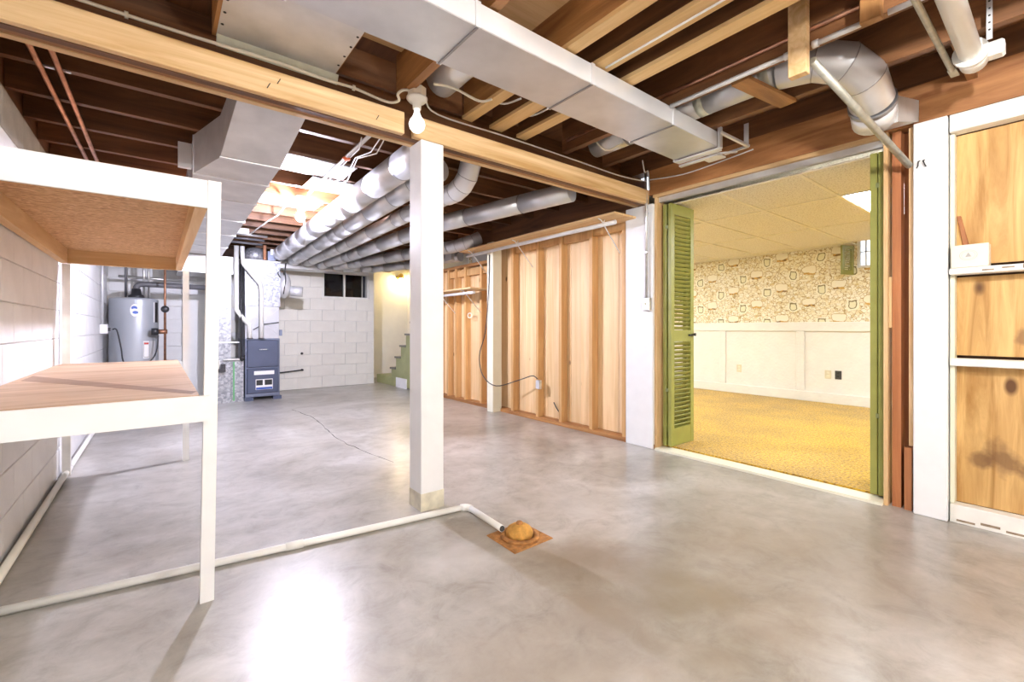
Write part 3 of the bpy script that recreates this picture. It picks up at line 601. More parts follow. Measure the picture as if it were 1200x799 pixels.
# round duct runs: each a thing with its own sections, seams and elbow
def seam_ring(p, d, r, w=.018):
    p, d = Vector(p), Vector(d).normalized(); return MB().tube([p-d*w/2, p+d*w/2], r, 20)
def round_duct(name, label, path, r, rings=.62, mat='galvanized', group=None, off=.3, cat='duct'):
    path = [Vector(p) for p in path]
    t = thing(name, path[0], label, cat, group)
    # split into straight sections at seams
    segs = []
    for i in range(len(path)-1):
        a, b_ = path[i], path[i+1]; ln = (b_-a).length; d = (b_-a)/ln; s = off if i == 0 else rings*.6; s0 = 0
        while s < ln-.15: segs.append((a+d*s0, a+d*s, d)); s0 = s; s += rings
        segs.append((a+d*s0, b_, d))
    for k, (a, b_, d) in enumerate(segs):
        MB().tube([a, b_], [r, r*.996], 24).build('duct_section', mat, t)
        if k: seam_ring(a, d, r*1.022, .009).build('seam', 'seam_metal', t)
    return t
G1 = 'round ducts fanning out from the furnace'
def ell(p0, p1, p2, n=5):
    p0, p1, p2 = map(Vector, (p0, p1, p2)); return [(1-s)**2*p0 + 2*s*(1-s)*p1 + s*s*p2 for s in [i/n for i in range(n+1)]]
def elbow(parent, pts, r, mat='galvanized', seg=24):
    """mitred gores: each gore is the tube between two mitre planes"""
    n = len(pts); a = None; rings = []
    for i, p in enumerate(pts):
        t0 = (pts[i]-pts[i-1]).normalized() if i else None; t1 = (pts[i+1]-pts[i]).normalized() if i < n-1 else None
        t = (t0+t1).normalized() if t0 and t1 else (t0 or t1)
        if a is None: a = t.cross(Vector((.3, .2, 1))).normalized()
        a = (a - t*a.dot(t)).normalized(); b_ = t.cross(a)
        rings.append(([p + (a*math.cos(2*math.pi*j/seg) + b_*math.sin(2*math.pi*j/seg))*r for j in range(seg)], t))
    for i in range(n-1):
        vs = rings[i][0] + rings[i+1][0]
        MB().add(vs, [(j, (j+1) % seg, (j+1) % seg+seg, j+seg) for j in range(seg)], True).build('elbow_gore', mat, parent)
        if i: seam_ring(pts[i], rings[i][1], r*1.012, .005).build('elbow_seam', 'seam_metal', parent)
d1 = round_duct('round_duct', 'thickest shiny round duct of the fan, uppermost and nearest the bare bulb', [(1.41, 7.30, 2.14), (1.375, 4.4, 2.185), (1.345, 2.53, 2.195)], .10, .55, group=G1)
d2 = round_duct('round_duct', 'second round duct of the fan, just under the thickest one', [(1.64, 7.54, 2.10), (1.626, 5.17, 2.15), (1.575, 3.2, 2.18), (1.57, 2.85, 2.185)], .092, .6, group=G1)
d3 = round_duct('round_duct', 'slender round duct ending in an upturned elbow behind the white column', [(1.835, 7.54, 2.08), (1.895, 6.03, 2.11), (1.86, 3.97, 2.13), (1.862, 3.2, 2.135)], .072, .7, 'galvanized_dull', group=G1)
elbow(d3, ell((1.862, 3.21, 2.135), (1.865, 2.86, 2.10), (1.868, 2.86, 2.40), 5), .08, 'galvanized_white')
d4 = round_duct('round_duct', 'long round duct of the fan that slants up to the beam beside the wall shelf', [(2.05, 7.54, 2.07), (2.17, 6.4, 2.09), (2.235, 4.0, 2.10), (2.66, 2.58, 2.165)], .082, .62, group=G1)
d5 = round_duct('round_duct', 'round duct of the fan hanging over the window, second from the right', [(2.27, 7.50, 2.06), (2.42, 7.2, 2.07), (2.73, 5.86, 2.08), (2.93, 5.0, 2.08)], .08, .6, group=G1)
elbow(d5, ell((2.93, 5.0, 2.08), (3.0, 4.75, 2.09), (3.2, 4.72, 2.19), 4), .08)
d6 = round_duct('round_duct', 'lowest round duct crossing above the far stud wall', [(2.45, 7.66, 2.05), (2.85, 7.35, 2.05), (3.10, 6.6, 2.04), (3.34, 5.4, 2.05)], .068, .5, group=G1)
box(3.22, 3.34, 5.45, 5.62, 2.0, 2.11).build('damper_box', 'galvanized_white', d6)
d8 = round_duct('duct_stub', 'short pale round duct stub between joists behind the column lamp', [(1.275, 2.28, 2.47), (1.265, 1.85, 2.47)], .092, .9, 'galvanized_white')
# run between the near joists with elbow and boot at the header
d7 = round_duct('round_duct', 'round duct tucked between the near joists with elbow and boot at the header', [(2.61, 2.28, 2.435), (2.61, .98, 2.435)], .088, .55, 'galvanized')
elbow(d7, ell((2.61, .99, 2.43), (2.60, .62, 2.40), (2.96, .68, 2.245), 4), .098, 'galvanized')
e0 = Vector((2.96, .68, 2.245)); ed = (e0-Vector((2.60, .62, 2.36))).normalized()
seam_ring(e0+ed*.01, ed, .106, .03).build('collar', 'seam_metal', d7)
MB().tube([e0+ed*.03, e0+ed*.15], [.10, .10], 22).build('boot_collar', 'galvanized_white', d7)
MB().hexa([(3.10, .60, 2.15), (3.36, .56, 2.21), (3.36, .78, 2.21), (3.10, .76, 2.15), (3.10, .60, 2.29), (3.36, .56, 2.33), (3.36, .78, 2.33), (3.10, .76, 2.29)]).build('boot', 'galvanized_dull', d7)
for yy in (1.42, 1.05): seam_ring((2.61, yy, 2.435), (0, 1, 0), .0905, .05).build('tape_wrap', 'foil_tape', d7)

# ================================================================== RETURN DUCT (far bay)
rd = thing('return_duct', (.4, 5, 2.05), 'big square galvanized return duct hung along the far bay over the shelving', 'duct')
ZR = 2.05; TOP = ZF-.004
MB().hexa([(.30, 2.50, 2.16), (.61, 2.50, 2.16), (.60, 3.10, ZR), (.285, 3.12, ZR), (.30, 2.50, TOP), (.61, 2.50, TOP), (.60, 3.10, TOP), (.285, 3.12, TOP)]).build('sloped_drop', 'galvanized_dull', rd)
MB().hexa([(.285, 3.122, ZR), (.60, 3.102, ZR), (.605, 3.55, ZR), (.178, 3.55, ZR), (.285, 3.122, TOP), (.60, 3.102, TOP), (.605, 3.55, TOP), (.178, 3.55, TOP)]).build('transition', 'galvanized_dull', rd)
ysec = [3.552, 4.15, 4.9, 5.7, 6.6, 7.39]
for a, b_ in zip(ysec[:-1], ysec[1:]):
    xa, xb = .61+(a-3.55)*.022, .61+(b_-3.55)*.022
    MB().hexa([(.178, a+.002, ZR), (xa, a+.002, ZR), (xb, b_-.002, ZR), (.178, b_-.002, ZR), (.178, a+.002, TOP), (xa, a+.002, TOP), (xb, b_-.002, TOP), (.178, b_-.002, TOP)]).build('duct_section', 'galvanized_dull', rd)
    box(.174, xa+.006, a-.01, a+.012, ZR-.007, TOP).build('cleat', 'galvanized_white', rd)
box(.28, .605, 3.10, 3.125, ZR-.006, ZR-.0005).build('cleat', 'galvanized_white', rd)
box(.29, .62, 2.485, 2.503, 2.152, 2.178).build('lip', 'galvanized_white', rd)
MB().box(.10, .172, 3.62, 3.66, 2.1, 2.26).build('hanger_tab', 'galvanized_white', rd)

# sheet pans over far joists that shine under the bulb
for (y0, y1, x0, x1) in [(3.50, 3.85, .68, 1.22), (4.72, 5.05, .72, 1.3), (3.91, 4.25, 1.0, 1.5)]:
    t = MB().box(x0, x1, y0, y1, ZF-.004, ZF-.001).box(x0, x1, y0-.004, y0, ZF-.012, ZF-.001).build('ceiling_sheet', 'galvanized_white')
    tag(t, {3.50: 'pale tin sheet tacked across joists between return duct and beam', 4.72: 'pale tin sheet under the joists just past the glaring bulb', 3.91: 'pale tin sheet tacked over joists above the grey conduit'}[y0], 'sheet metal')

# copper water pipes in the far bay
for (x0, x1, lab) in [(-.446, -.412, 'copper water pipe under the far joists nearer the block wall'), (-.375, -.355, 'copper water pipe under the far joists with a clip, nearer the return duct')]:
    t = thing('copper_pipe', (x0, 4, ZF-.03), lab, 'pipe', 'copper pipes under the joists')
    MB().tube([(x0, 2.50, ZF-.022), (x1, 4.45, ZF-.022), (x1+.01, 8.1, ZF-.022)], .012, 10).build('pipe', 'copper', t)
    for yy in (3.05, 4.68, 6.3): box(x1-.03, x1+.02, yy-.008, yy+.012, ZF-.008, ZF-.001).build('clip', 'conduit_steel', t)
# grey conduit with loose wires leading to the far bulb
t = thing('conduit', (1.07, 3.9, ZF-.03), 'grey electrical conduit with loose wires running to the glaring bulb', 'conduit')
MB().tube([(1.06, 2.52, ZF-.02), (1.065, 3.4, ZF-.02), (1.08, 4.35, ZF-.022)], .013, 10).build('tube', 'conduit_steel', t)
MB().lathe((1.066, 3.28, ZF-.03), [(.02, .012), (.03, .0), (.02, -.012)], 12).build('orange_clip', 'orange_plastic', t)
for dx, k in ((.05, 0), (.09, 1), (-.03, 2)):
    q = [(1.07+dx, 2.7+.1*k, ZF-.01), (1.09+dx, 3.0, ZF-.05), (1.10+dx*.4, 3.25, ZF-.02), (1.12+dx, 3.6+.1*k, ZF-.05), (1.10+dx*1.2, 4.0+.1*k, ZF-.012)]
    MB().tube(q, .0045, 6).build('wire', 'cable_white' if k != 1 else 'cable_cream', t)
t = thing('wire_bundle', (1.15, 4.75, ZF-.06), 'tangle of pale wires dangling beside the glaring bulb', 'wires')
for k in range(6):
    a = random.uniform(0, 6.28); r0 = random.uniform(.05, .16)
    MB().tube([(1.16, 4.74, ZF-.012), (1.16+.4*r0*math.cos(a), 4.74+.4*r0*math.sin(a), ZF-.05-.03*random.random()), (1.17+.6*r0*math.cos(a), 4.76+.6*r0*math.sin(a), ZF-.03-.05*random.random())], .004, 6).build('wire', 'cable_white' if k % 2 else 'cable_cream', t)
t = thing('loose_cable', (.95, 5.4, ZF-.1), 'pale cable drooping from the far joists past the bulb', 'cable')
MB().tube([(1.02, 5.05, ZF-.005), (1.0, 5.3, ZF-.05), (.95, 5.6, ZF-.07), (.84, 5.95, ZF-.16)], .007, 8).build('cable', 'cable_white', t)
t = thing('spring_strut', (.72, 4.9, ZF-.04), 'curved pale cable arching beside the return duct', 'cable')
MB().tube([(.66, 4.5, ZF-.005), (.72, 4.48, ZF-.045), (.84, 4.55, ZF-.045), (.93, 4.66, ZF-.012)], .009, 8).build('cable', 'cable_white', t)
tag(box(.70, .90, 6.5, 6.56, ZF-.07, ZF-.001).build('label_plate', 'sticker_white'), 'small white plate on the joists near the furnace', 'plate')
t = thing('pipe_cluster', (.9, 7.0, ZF-.05), 'dark water lines crossing under the joists above the furnace', 'pipe')
for k, (yy, zz, mt) in enumerate([(6.75, ZF-.03, 'conduit_steel'), (6.95, ZF-.05, 'dark_pipe'), (7.12, ZF-.08, 'dark_pipe')]):
    MB().tube([(.70, yy, zz), (1.15, yy+.02, zz)], .016, 8).build('pipe', mt, t)

# ================================================================== CABLES, CONDUITS ON BEAM AND HEADER
def cable(label, pts, r, mat, cat='cable', name='cable', clips=()):
    t = thing(name, pts[0], label, cat)
    sm = []
    pts = [Vector(p) for p in pts]
    for i in range(len(pts)-1):
        p0 = pts[max(0, i-1)]; p1 = pts[i]; p2 = pts[i+1]; p3 = pts[min(len(pts)-1, i+2)]
        for k in range(5):
            s = k/5; sm.append(.5*((2*p1) + (p2-p0)*s + (2*p0-5*p1+4*p2-p3)*s*s + (3*p1-p0-3*p2+p3)*s**3))
    sm.append(pts[-1]); MB().tube(sm, r, 8).build('cable', mat, t)
    for c in clips: MB().lathe(c, [(r*1.9, -.006), (r*1.9, .006)], 8, 'x').build('staple', mat, t)
    return t
Yc = 2.3535
cp = [P(u, v, 'y', Yc) for u, v in [(60, -22), (135, 8), (190, 24), (250, 44)]]
cp = [Vector((p.x, Yc, min(2.326, p.z))) for p in cp]
cp2 = [Vector((.27, 2.32, ZJ-.055)), Vector((.46, 2.32, ZJ-.052)), Vector((.66, 2.325, ZJ-.055)), Vector((.80, 2.345, 2.30)), Vector((.93, 2.345, 2.286)), Vector((1.0, 2.335, 2.283)), Vector((1.03, 2.30, 2.29)), Vector((1.01, 2.27, 2.305)), Vector((1.03, 2.25, 2.325)), Vector((1.064, 2.255, 2.338))]
cable('cream cable stapled along the beam top to the column lamp', [Vector((-.5, Yc, 2.30)), Vector((-.2, Yc, 2.296)), Vector((.1, Yc, 2.298))]+cp2, .0075, 'cable_cream', clips=[(-.1, Yc, 2.296), (.8, 2.345, 2.30)])
cable('thin white cable along the upper edge of the beam right of the column lamp', [Vector((1.17, 2.26, 2.335)), Vector((1.3, 2.355, 2.312)), Vector((1.8, 2.358, 2.318)), Vector((2.4, 2.358, 2.315)), Vector((3.0, 2.358, 2.308)), Vector((3.33, 2.33, 2.32))], .005, 'cable_white')
cable('cream cable hanging between joists behind the column lamp', [Vector((1.16, 2.15, 2.36)), Vector((1.27, 2.12, 2.36)), Vector((1.42, 2.10, 2.33)), Vector((1.475, 2.05, 2.337))], .007, 'cable_cream')
for k, (x, yy) in enumerate([(1.62, 2.1), (1.80, 2.12), (2.08, 2.15), (2.25, 2.1)]):
    pass
cable('short white cable stapled under the wide near joist', [Vector((1.735, 1.45, ZJ-.006)), Vector((1.738, .9, ZJ-.006)), Vector((1.735, .3, ZJ-.006))], .005, 'cable_white')
cable('white cable drooping across the header by the duct end', [Vector((3.35, 2.32, 2.335)), Vector((3.355, 2.0, 2.30)), Vector((3.36, 1.7, 2.315)), Vector((3.35, 1.45, 2.33))], .005, 'cable_white')
cable('pair of white cables looping down beside the beam end', [Vector((3.2, 2.28, 2.46)), Vector((3.26, 2.30, 2.38)), Vector((3.33, 2.315, 2.40)), Vector((3.352, 2.318, 2.25))], .006, 'cable_white')
# joist bay wires seen past the duct
for k, (x0, y0_, x1, y1_, lab) in enumerate([(1.545, 2.20, 1.69, 2.05, 'short white cable crossing the joist bay behind the duct, next to the column'), (1.79, 2.25, 1.90, 2.02, 'short white cable crossing the second joist bay behind the duct'), (2.40, 2.15, 2.50, 1.95, 'short cream cable drooping under the round duct near the header')]):
    cable(lab, [Vector((x0, y0_, 2.42)), Vector(((x0+x1)/2, (y0_+y1_)/2, 2.385 if k < 2 else 2.29)), Vector((x1, y1_, 2.41 if k < 2 else 2.32))], .006, 'cable_white' if k < 2 else 'cable_cream')

# conduit and switch on the post by the opening
t = thing('light_switch', (XR-.05, 2.335, 1.2), 'metal switch box with conduit on the white post by the green door', 'switch')
MB().tube([(XR-.055, 2.345, 2.40), (XR-.055, 2.337, 2.1), (XR-.055, 2.335, 1.31)], .011, 10).build('conduit', 'conduit_steel', t)
box(XR-.075, XR-.038, 2.295, 2.365, 1.20, 1.31).build('box', 'conduit_steel', t, bevel=.004)
box(XR-.0785, XR-.0752, 2.30, 2.36, 1.203, 1.307).build('cover', 'galvanized_white', t); box(XR-.09, XR-.0787, 2.326, 2.334, 1.25, 1.268).build('toggle', 'cream_paint', t)
for zz in (2.05, 1.7): box(XR-.066, XR-.038, 2.32, 2.352, zz, zz+.014).build('strap', 'galvanized_white', t)

# posts of the right wall
tag(box(XR-.035, XR+.088, 2.286, 2.572, 0, 2.126).build('wall_post', 'white_paint', None, .004, base=True), 'white post under the beam end beside the green louvred door', 'post')
tag(box(3.25, 3.388, 4.50, 4.625, 0, 2.117).build('wall_post', 'cream_paint', None, .004, base=True), 'cream and white square post in the middle of the stud wall', 'post')
t = thing('wall_post', (XR, .51, 0), 'wide white post between the opening and the plywood wall', 'post')
box(XR-.04, XR+.095, .442, .583, 0, 2.2).build('shaft', 'white_paint', t, bevel=.004)
for yy, tl in ((.555, .012), (.535, -.008)): MB().tube([(XR-.04, yy, 1.985), (XR-.052, yy+.004, 1.98), (XR-.055, yy+tl*.4, 1.955), (XR-.048, yy+tl, 1.945)], .003, 6).build('hook', 'ink_black', t)

# ================================================================== WALL SHELVES WITH RODS
def wall_shelf(y0, y1, z, rodx, rodz, label, brackets):
    t = thing('wall_shelf', (3.2, (y0+y1)/2, z), label, 'shelf')
    box(3.06, XR-.004, y0, y1, z-.018, z).build('board', 'pine_y', t)
    MB().tube([(rodx, y0+.08, rodz), (rodx, y1-.02, rodz)], .02, 14).build('rod', 'galvanized_white', t)
    for yb in brackets:
        MB().tube([(3.08, yb, z-.02), (3.12, yb, z-.03), (XR-.006, yb, z-.30)], .005, 6).build('bracket', 'cable_white', t)
        MB().tube([(rodx, yb, z-.02), (rodx-.024, yb, z-.05), (rodx, yb, z-.078), (rodx+.024, yb, z-.055)], .004, 6).build('rod_hook', 'cable_white', t)
wall_shelf(2.46, 4.98, 2.045, 3.17, 1.985, 'long wooden shelf with clothes rod high on the near stud wall', (2.66, 3.9, 4.8))
wall_shelf(4.72, 6.2, 1.56, 3.17, 1.505, 'shorter wooden shelf with rod on the far stud wall beyond the cream post', (4.97, 5.62))
# outlet box and black cable on studs
t = thing('outlet_box', (XR+.05, 3.80, .48), 'small metal outlet box nailed to a stud low on the wall', 'outlet')
box(XR-.038, XR-.002, 3.75, 3.81, .36, .46).build('box', 'conduit_steel', t, bevel=.003); box(XR-.042, XR-.0385, 3.752, 3.808, .365, .455).build('cover', 'galvanized_white', t)
cable('black cable hanging down the cream post and looping to the outlet box', [Vector((3.24, 4.56, 1.96)), Vector((3.235, 4.57, 1.5)), Vector((3.22, 4.62, 1.0)), Vector((3.2, 4.72, .7)), Vector((3.21, 4.66, .45)), Vector((3.24, 4.42, .34)), Vector((3.30, 4.05, .44)), Vector((3.355, 3.88, .50)), Vector((3.362, 3.80, .475))], .006, 'black_rubber')
cable('thin dark cable lying along the bottom of the near stud bays', [Vector((XR+.06, 3.62, .22)), Vector((XR+.05, 3.55, .15)), Vector((XR+.055, 3.49, .10))], .006, 'black_rubber')
t = thing('cable_loop', (XR, 5.2, 1.25), 'small cream coil of cable hung on the far studs', 'cable')
MB().tube([(XR-.012, 5.22+.05*math.cos(a*.7), 1.22+.035*math.sin(a*.7)) for a in range(10)], .008, 8).build('coil', 'cable_cream', t)

# ================================================================== GREEN LOUVRED BIFOLD DOORS
def louver_panel(parent, x0, x1, y0, y1, z0, z1):
    sw = .05; ym = (y0+y1)/2
    p = box(x0, x0+sw, y0, y1, z0, z1).build('stile', 'door_green', parent, bevel=.002)
    box(x1-sw, x1, y0, y1, z0, z1).build('stile', 'door_green', parent, bevel=.002)
    for a, b_ in ((z0, z0+.15), (.93, 1.03), (z1-.09, z1)): box(x0+sw, x1-sw, y0+.002, y1-.002, a, b_).build('rail', 'door_green', parent)
    src = None
    for a, b_ in ((z0+.15, .93), (1.03, z1-.09)):
        n = int((b_-a)/.036)
        for k in range(n):
            z = a + (k+.5)*(b_-a)/n
            if src is None: src = MB().bar((x0+sw+.001, ym, z), (x1-sw-.001, ym, z), .030, .007, Vector((0, .75, .66))).build('slat', 'door_green', parent)
            else: piece(src, 'slat', ((x0+x1)/2, ym, z), parent)
t = thing('bifold_door', (3.6, 2.2, 0), 'olive green louvred bifold door folded open at the white wall post', 'door')
louver_panel(t, 3.43, 3.79, 2.155, 2.185, .035, 2.115)
louver_panel(t, 3.43, 3.79, 2.205, 2.235, .035, 2.115)
MB().lathe((3.76, 2.15, .99), [(0, -.03), (.014, -.03), (.012, -.012), (.007, -.01), (.007, .006)], 12, 'y').build('knob', 'metal_dark', t)
MB().bar((3.70, 2.150, .985), (3.80, 2.150, .985), .008, .016).build('latch', 'metal_dark', t)
for zz in (.5, 1.9): box(3.427, 3.4295, 2.182, 2.208, zz, zz+.03).build('hinge', 'door_green_dark', t)
t = thing('bifold_door', (3.6, .77, 0), 'olive green louvred bifold door folded open beside the reddish jamb studs', 'door')
louver_panel(t, 3.43, 3.79, .762, .797, .035, 2.115)
louver_panel(t, 3.43, 3.79, .7225, .7575, .035, 2.115)
for zz in (.5, 1.9): box(3.427, 3.4295, .752, .768, zz, zz+.03).build('hinge', 'door_green_dark', t)
t = thing('door_track', (3.42, 1.49, 2.14), 'thin aluminium track across the top of the opening', 'track')
MB().box(3.405, 3.445, .722, 2.26, 2.160, 2.176).box(3.405, 3.412, .722, 2.26, 2.135, 2.160).box(3.438, 3.445, .722, 2.26, 2.135, 2.160).build('rail', 'galvanized_dull', t)

# ================================================================== SHELVING UNIT
su = thing('storage_shelving', (-.18, 3.25, 0), 'white painted two-level wooden shelving along the block wall', 'shelving')
MB().hexa([(.124, 2.070, 0), (.169, 2.070, 0), (.169, 2.11, 0), (.124, 2.11, 0), (.150, 2.070, 1.616), (.193, 2.070, 1.616), (.193, 2.11, 1.616), (.150, 2.11, 1.616)]).build('post', 'white_paint', su)
box(.152, .192, 4.385, 4.425, 0, 1.503).build('post', 'white_paint', su); box(-.535, -.49, 4.445, 4.485, 0, 1.503).build('post', 'worn_white', su); box(-.545, -.50, 2.112, 2.15, 0, 1.503).build('post', 'white_paint', su)
box(-.545, .147, 2.055, 2.0695, 1.506, 1.610).build('front_board', 'white_paint', su)
box(-.545, .155, 2.055, 2.0695, .695, .792).build('front_board', 'white_paint', su)
box(-.545, .149, 2.070, 4.44, 1.600, 1.611).build('deck', 'osb', su)
box(-.54, -.50, 2.0705, 4.40, 1.504, 1.5995).build('rail', 'pine_y', su); box(.108, .147, 2.0705, 4.40, 1.504, 1.5995).build('rail', 'pine_y', su); box(-.54, .147, 4.4005, 4.44, 1.504, 1.5995).build('rail', 'pine_x', su)
box(-.545, .122, 2.070, 4.44, .783, .795).build('deck', 'shelf_ply', su)
box(-.54, -.50, 2.0705, 4.40, .695, .7825).build('rail', 'white_paint', su); box(.082, .122, 2.0705, 4.40, .695, .7825).build('rail', 'white_paint', su); box(-.54, .15, 4.4005, 4.44, .695, .7825).build('rail', 'white_paint', su)
MB().hexa([(-.52, 3.16, .7951), (.10, 2.12, .7951), (.121, 2.19, .7951), (-.52, 3.42, .7951), (-.52, 3.16, .7955), (.10, 2.12, .7955), (.121, 2.19, .7955), (-.52, 3.42, .7955)]).build('grain_streak', 'streak_x', su)

# floor pipes
t = thing('floor_pipe', (.4, 2.3, 0), 'white plastic drain pipe lying across the floor to the rusty floor drain', 'pipe')
MB().tube([(-.5, 2.44, .018), (.62, 2.295, .018), (1.375, 2.195, .018)], .0165, 14).build('pipe', 'pvc_white', t)
MB().tube(ell((1.36, 2.197, .018), (1.40, 2.192, .018), (1.40, 2.15, .018), 5), .020, 14).build('elbow', 'pvc_white', t)
MB().tube([(1.40, 2.165, .018), (1.365, 1.81, .034)], .0165, 14, cap=True).build('pipe', 'pvc_white', t)
MB().tube([(.47, 2.3145, .018), (.545, 2.305, .018)], .0195, 14).build('coupling', 'pvc_white', t)
MB().tube([(1.3665, 1.818, .0337), (1.3645, 1.8085, .0345)], .0145, 12).build('dark_bore', 'trench_dark', t)
t = thing('wall_pipe', (-.5, 4, 0), 'pale condensate pipe on the floor along the block wall', 'pipe')
MB().tube([(-.515, 1.9, .024), (-.512, 4.50, .022)], .017, 12).build('pipe', 'pvc_cream', t); MB().tube([(-.512, 4.49, .022), (-.511, 4.60, .022)], .0205, 12).build('coupling', 'pvc_white', t)
MB().tube([(-.511, 4.60, .022), (-.50, 6.9, .022)], .017, 12).build('pipe', 'pvc_white', t)
t = thing('floor_drain', (1.42, 1.745, 0), 'rusty square floor drain plate with domed cleanout cap', 'drain')
MB().hexa([(1.298, 1.622, .0005), (1.545, 1.625, .0005), (1.538, 1.868, .0005), (1.30, 1.856, .0005), (1.302, 1.627, .006), (1.54, 1.63, .006), (1.533, 1.863, .006), (1.305, 1.851, .006)]).build('plate', 'rust', t)
MB().lathe((1.425, 1.74, .006), [(.10, 0), (.10, .007), (.092, .011), (.074, .011), (.072, .004), (.0, .004)], 28).build('ring', 'rust', t)
MB().lathe((1.425, 1.745, .011), [(.070, 0), (.068, .018), (.058, .036), (.038, .049), (.018, .054), (0, .055)], 24).build('dome_cap', 'rust_orange', t)
MB().lathe((1.425, 1.745, .062), [(.018, 0), (.017, .012), (.012, .016), (0, .016)], 8).build('nub', 'rust', t)
# floor crack
rng = random.Random(3); cpts = []
for s in range(27):
    f = s/26; cpts.append(Vector((1.35+.05*math.sin(f*7)+.012*rng.uniform(-1, 1)+.05*f, 6.25-2.95*f+.02*rng.uniform(-1, 1), .0006)))
mbk = MB()
for a, b_ in zip(cpts[:-1], cpts[1:]): mbk.bar(a, b_, rng.uniform(.002, .007), .0008)
mbk.build('crack', 'trench_dark', floor)

# ================================================================== ITEMS ON THE PLYWOOD LEDGE
t = thing('cigar_box', (3.38, .36, 1.369), 'small cream cardboard box with a round triangle emblem on the ledge', 'box')
bx = box(XR-.048, XR+.04, .288, .428, 1.369, 1.488).build('carton', 'carton', t, bevel=.002)
for r0, r1 in ((.027, .0255), (.021, .0200)):
    ring = MB(); n = 28; vs = []
    for j in range(n):
        a = 2*math.pi*j/n
        for r in (r0, r1):
            for xx in (XR-.0482, XR-.0490): vs.append((xx, .362+r*1.25*math.cos(a), 1.432+r*math.sin(a)))
    fs = []
    for j in range(n):
        o, p = j*4, ((j+1) % n)*4; fs += [(o+1, p+1, p+3, o+3), (o, o+2, p+2, p), (o, p, p+1, o+1), (o+2, o+3, p+3, p+2)]
    ring.add(vs, fs).build('emblem_ring', 'ink_grey', t)
MB().prism([(XR-.0482, .362-.012, 1.423), (XR-.0482, .362+.012, 1.423), (XR-.0482, .362, 1.446)], (-.0009, 0, 0)).build('emblem_triangle', 'ink_grey', t)
t = thing('wood_stick', (3.42, .40, 1.369), 'worn wooden handle leaning behind the small cream box', 'stick')
MB().hexa([(XR+.042, .345, 1.37), (XR+.042, .375, 1.37), (XR+.053, .375, 1.37), (XR+.053, .345, 1.37), (XR+.042, .400, 1.66), (XR+.042, .417, 1.66), (XR+.053, .417, 1.66), (XR+.053, .400, 1.66)]).build('handle', 'redwood_z', t, bevel=.003)

# ================================================================== NEAR-BAY HANGERS AND PIPES
t = tag(box(2.258, 2.300, .752, .826, 2.19, ZS-.002).build('hanger_board', 'beam_pine', None, .002), 'pale wood block hanging from a joist and holding the grey pole', 'wood block')
t = tag(box(2.258, 2.300, .490, .560, 2.295, ZS-.002).build('hanger_board', 'amber_z', None, .003), 'short brown wood block nailed to the joist behind the grey bar', 'wood block')
t = thing('clothes_pole', (2.9, .66, 2.1), 'weathered grey metal pole slanting from the hanging block to the white post', 'pole')
MB().tube([(2.31, .746, 2.252), (3.349, .600, 1.972)], .0175, 14).build('pole', 'weathered_steel', t)
t = thing('steel_conduit', (2.3, 1.0, ZJ), 'thin bright conduit strapped along the joist beside the hanging block', 'conduit')
MB().tube([(2.318, 1.46, ZJ-.014), (2.318, .84, ZJ-.014)], .012, 10).build('tube', 'galvanized_white', t); MB().tube([(2.318, .735, ZJ-.014), (2.318, .57, ZJ-.014)], .012, 10).build('tube', 'galvanized_white', t); MB().tube([(2.318, .48, ZJ-.014), (2.318, -.4, ZJ-.014)], .012, 10).build('tube', 'galvanized_white', t)
for yy in (.85, .735): MB().tube([(2.318, yy-.012, ZJ-.014), (2.318, yy+.012, ZJ-.014)], .017, 10).build('connector', 'galvanized_white', t)
t = thing('copper_pipe', (2.2, 1, 2.40), 'dark copper pipe running inside the joist bay over the hanging block', 'pipe')
MB().tube([(2.3215, 2.3, 2.405), (2.3215, -1, 2.405)], .0105, 10).build('pipe', 'copper', t)
t = thing('drain_stack_pipe', (2.2, .29, 2.25), 'big white plastic drain pipe with capped coupling hung below the joists', 'pipe')
MB().tube([(.9, .283, 2.262), (2.84, .296, 2.25)], .038, 20).build('pipe', 'pvc_white', t)
MB().tube([(2.80, .2957, 2.25), (2.90, .2963, 2.25)], [.047, .047], 20).build('coupling', 'pvc_white', t)
MB().tube([(2.775, .2955, 2.25), (2.80, .2957, 2.25)], [.058, .058], 20).build('clamp_ring', 'pvc_white', t)
MB().hexa([(2.86, .20, 2.245), (2.93, .20, 2.245), (2.93, .262, 2.245), (2.86, .262, 2.245), (2.86, .20, 2.305), (2.93, .20, 2.305), (2.93, .262, 2.305), (2.86, .262, 2.305)]).build('clamp_lug', 'pvc_white', t, bevel=.008)
t = thing('perforated_strap', (2.74, .25, 2.4), 'perforated metal strap holding up the big white drain pipe', 'strap')
box(2.735, 2.738, .225, .243, 2.26, ZS-.002).build('band', 'galvanized_white', t)
for k in range(9): MB().lathe((2.7345, .234, 2.30+.03*k), [(0, -.0004), (.004, -.0004), (.004, .0004)], 8, 'x').build('hole', 'ink_black', t)
t = thing('steel_brace', (2.5, .372, 2.25), 'narrow grey tube with a flattened end below the joists beside the drain pipe', 'brace')
MB().tube([(1.5, .376, 2.25), (2.90, .369, 2.25)], .012, 10).build('tube', 'weathered_steel', t)
MB().bar((2.895, .369, 2.25), (2.975, .366, 2.247), .030, .006).build('flat_end', 'weathered_steel', t)
t = tag(MB().bar((2.36, 1.09, 2.329), (2.82, 1.03, 2.329), .09, .02).build('cross_board', 'amber_x'), 'short brown board bridging two joists under the round duct', 'board')
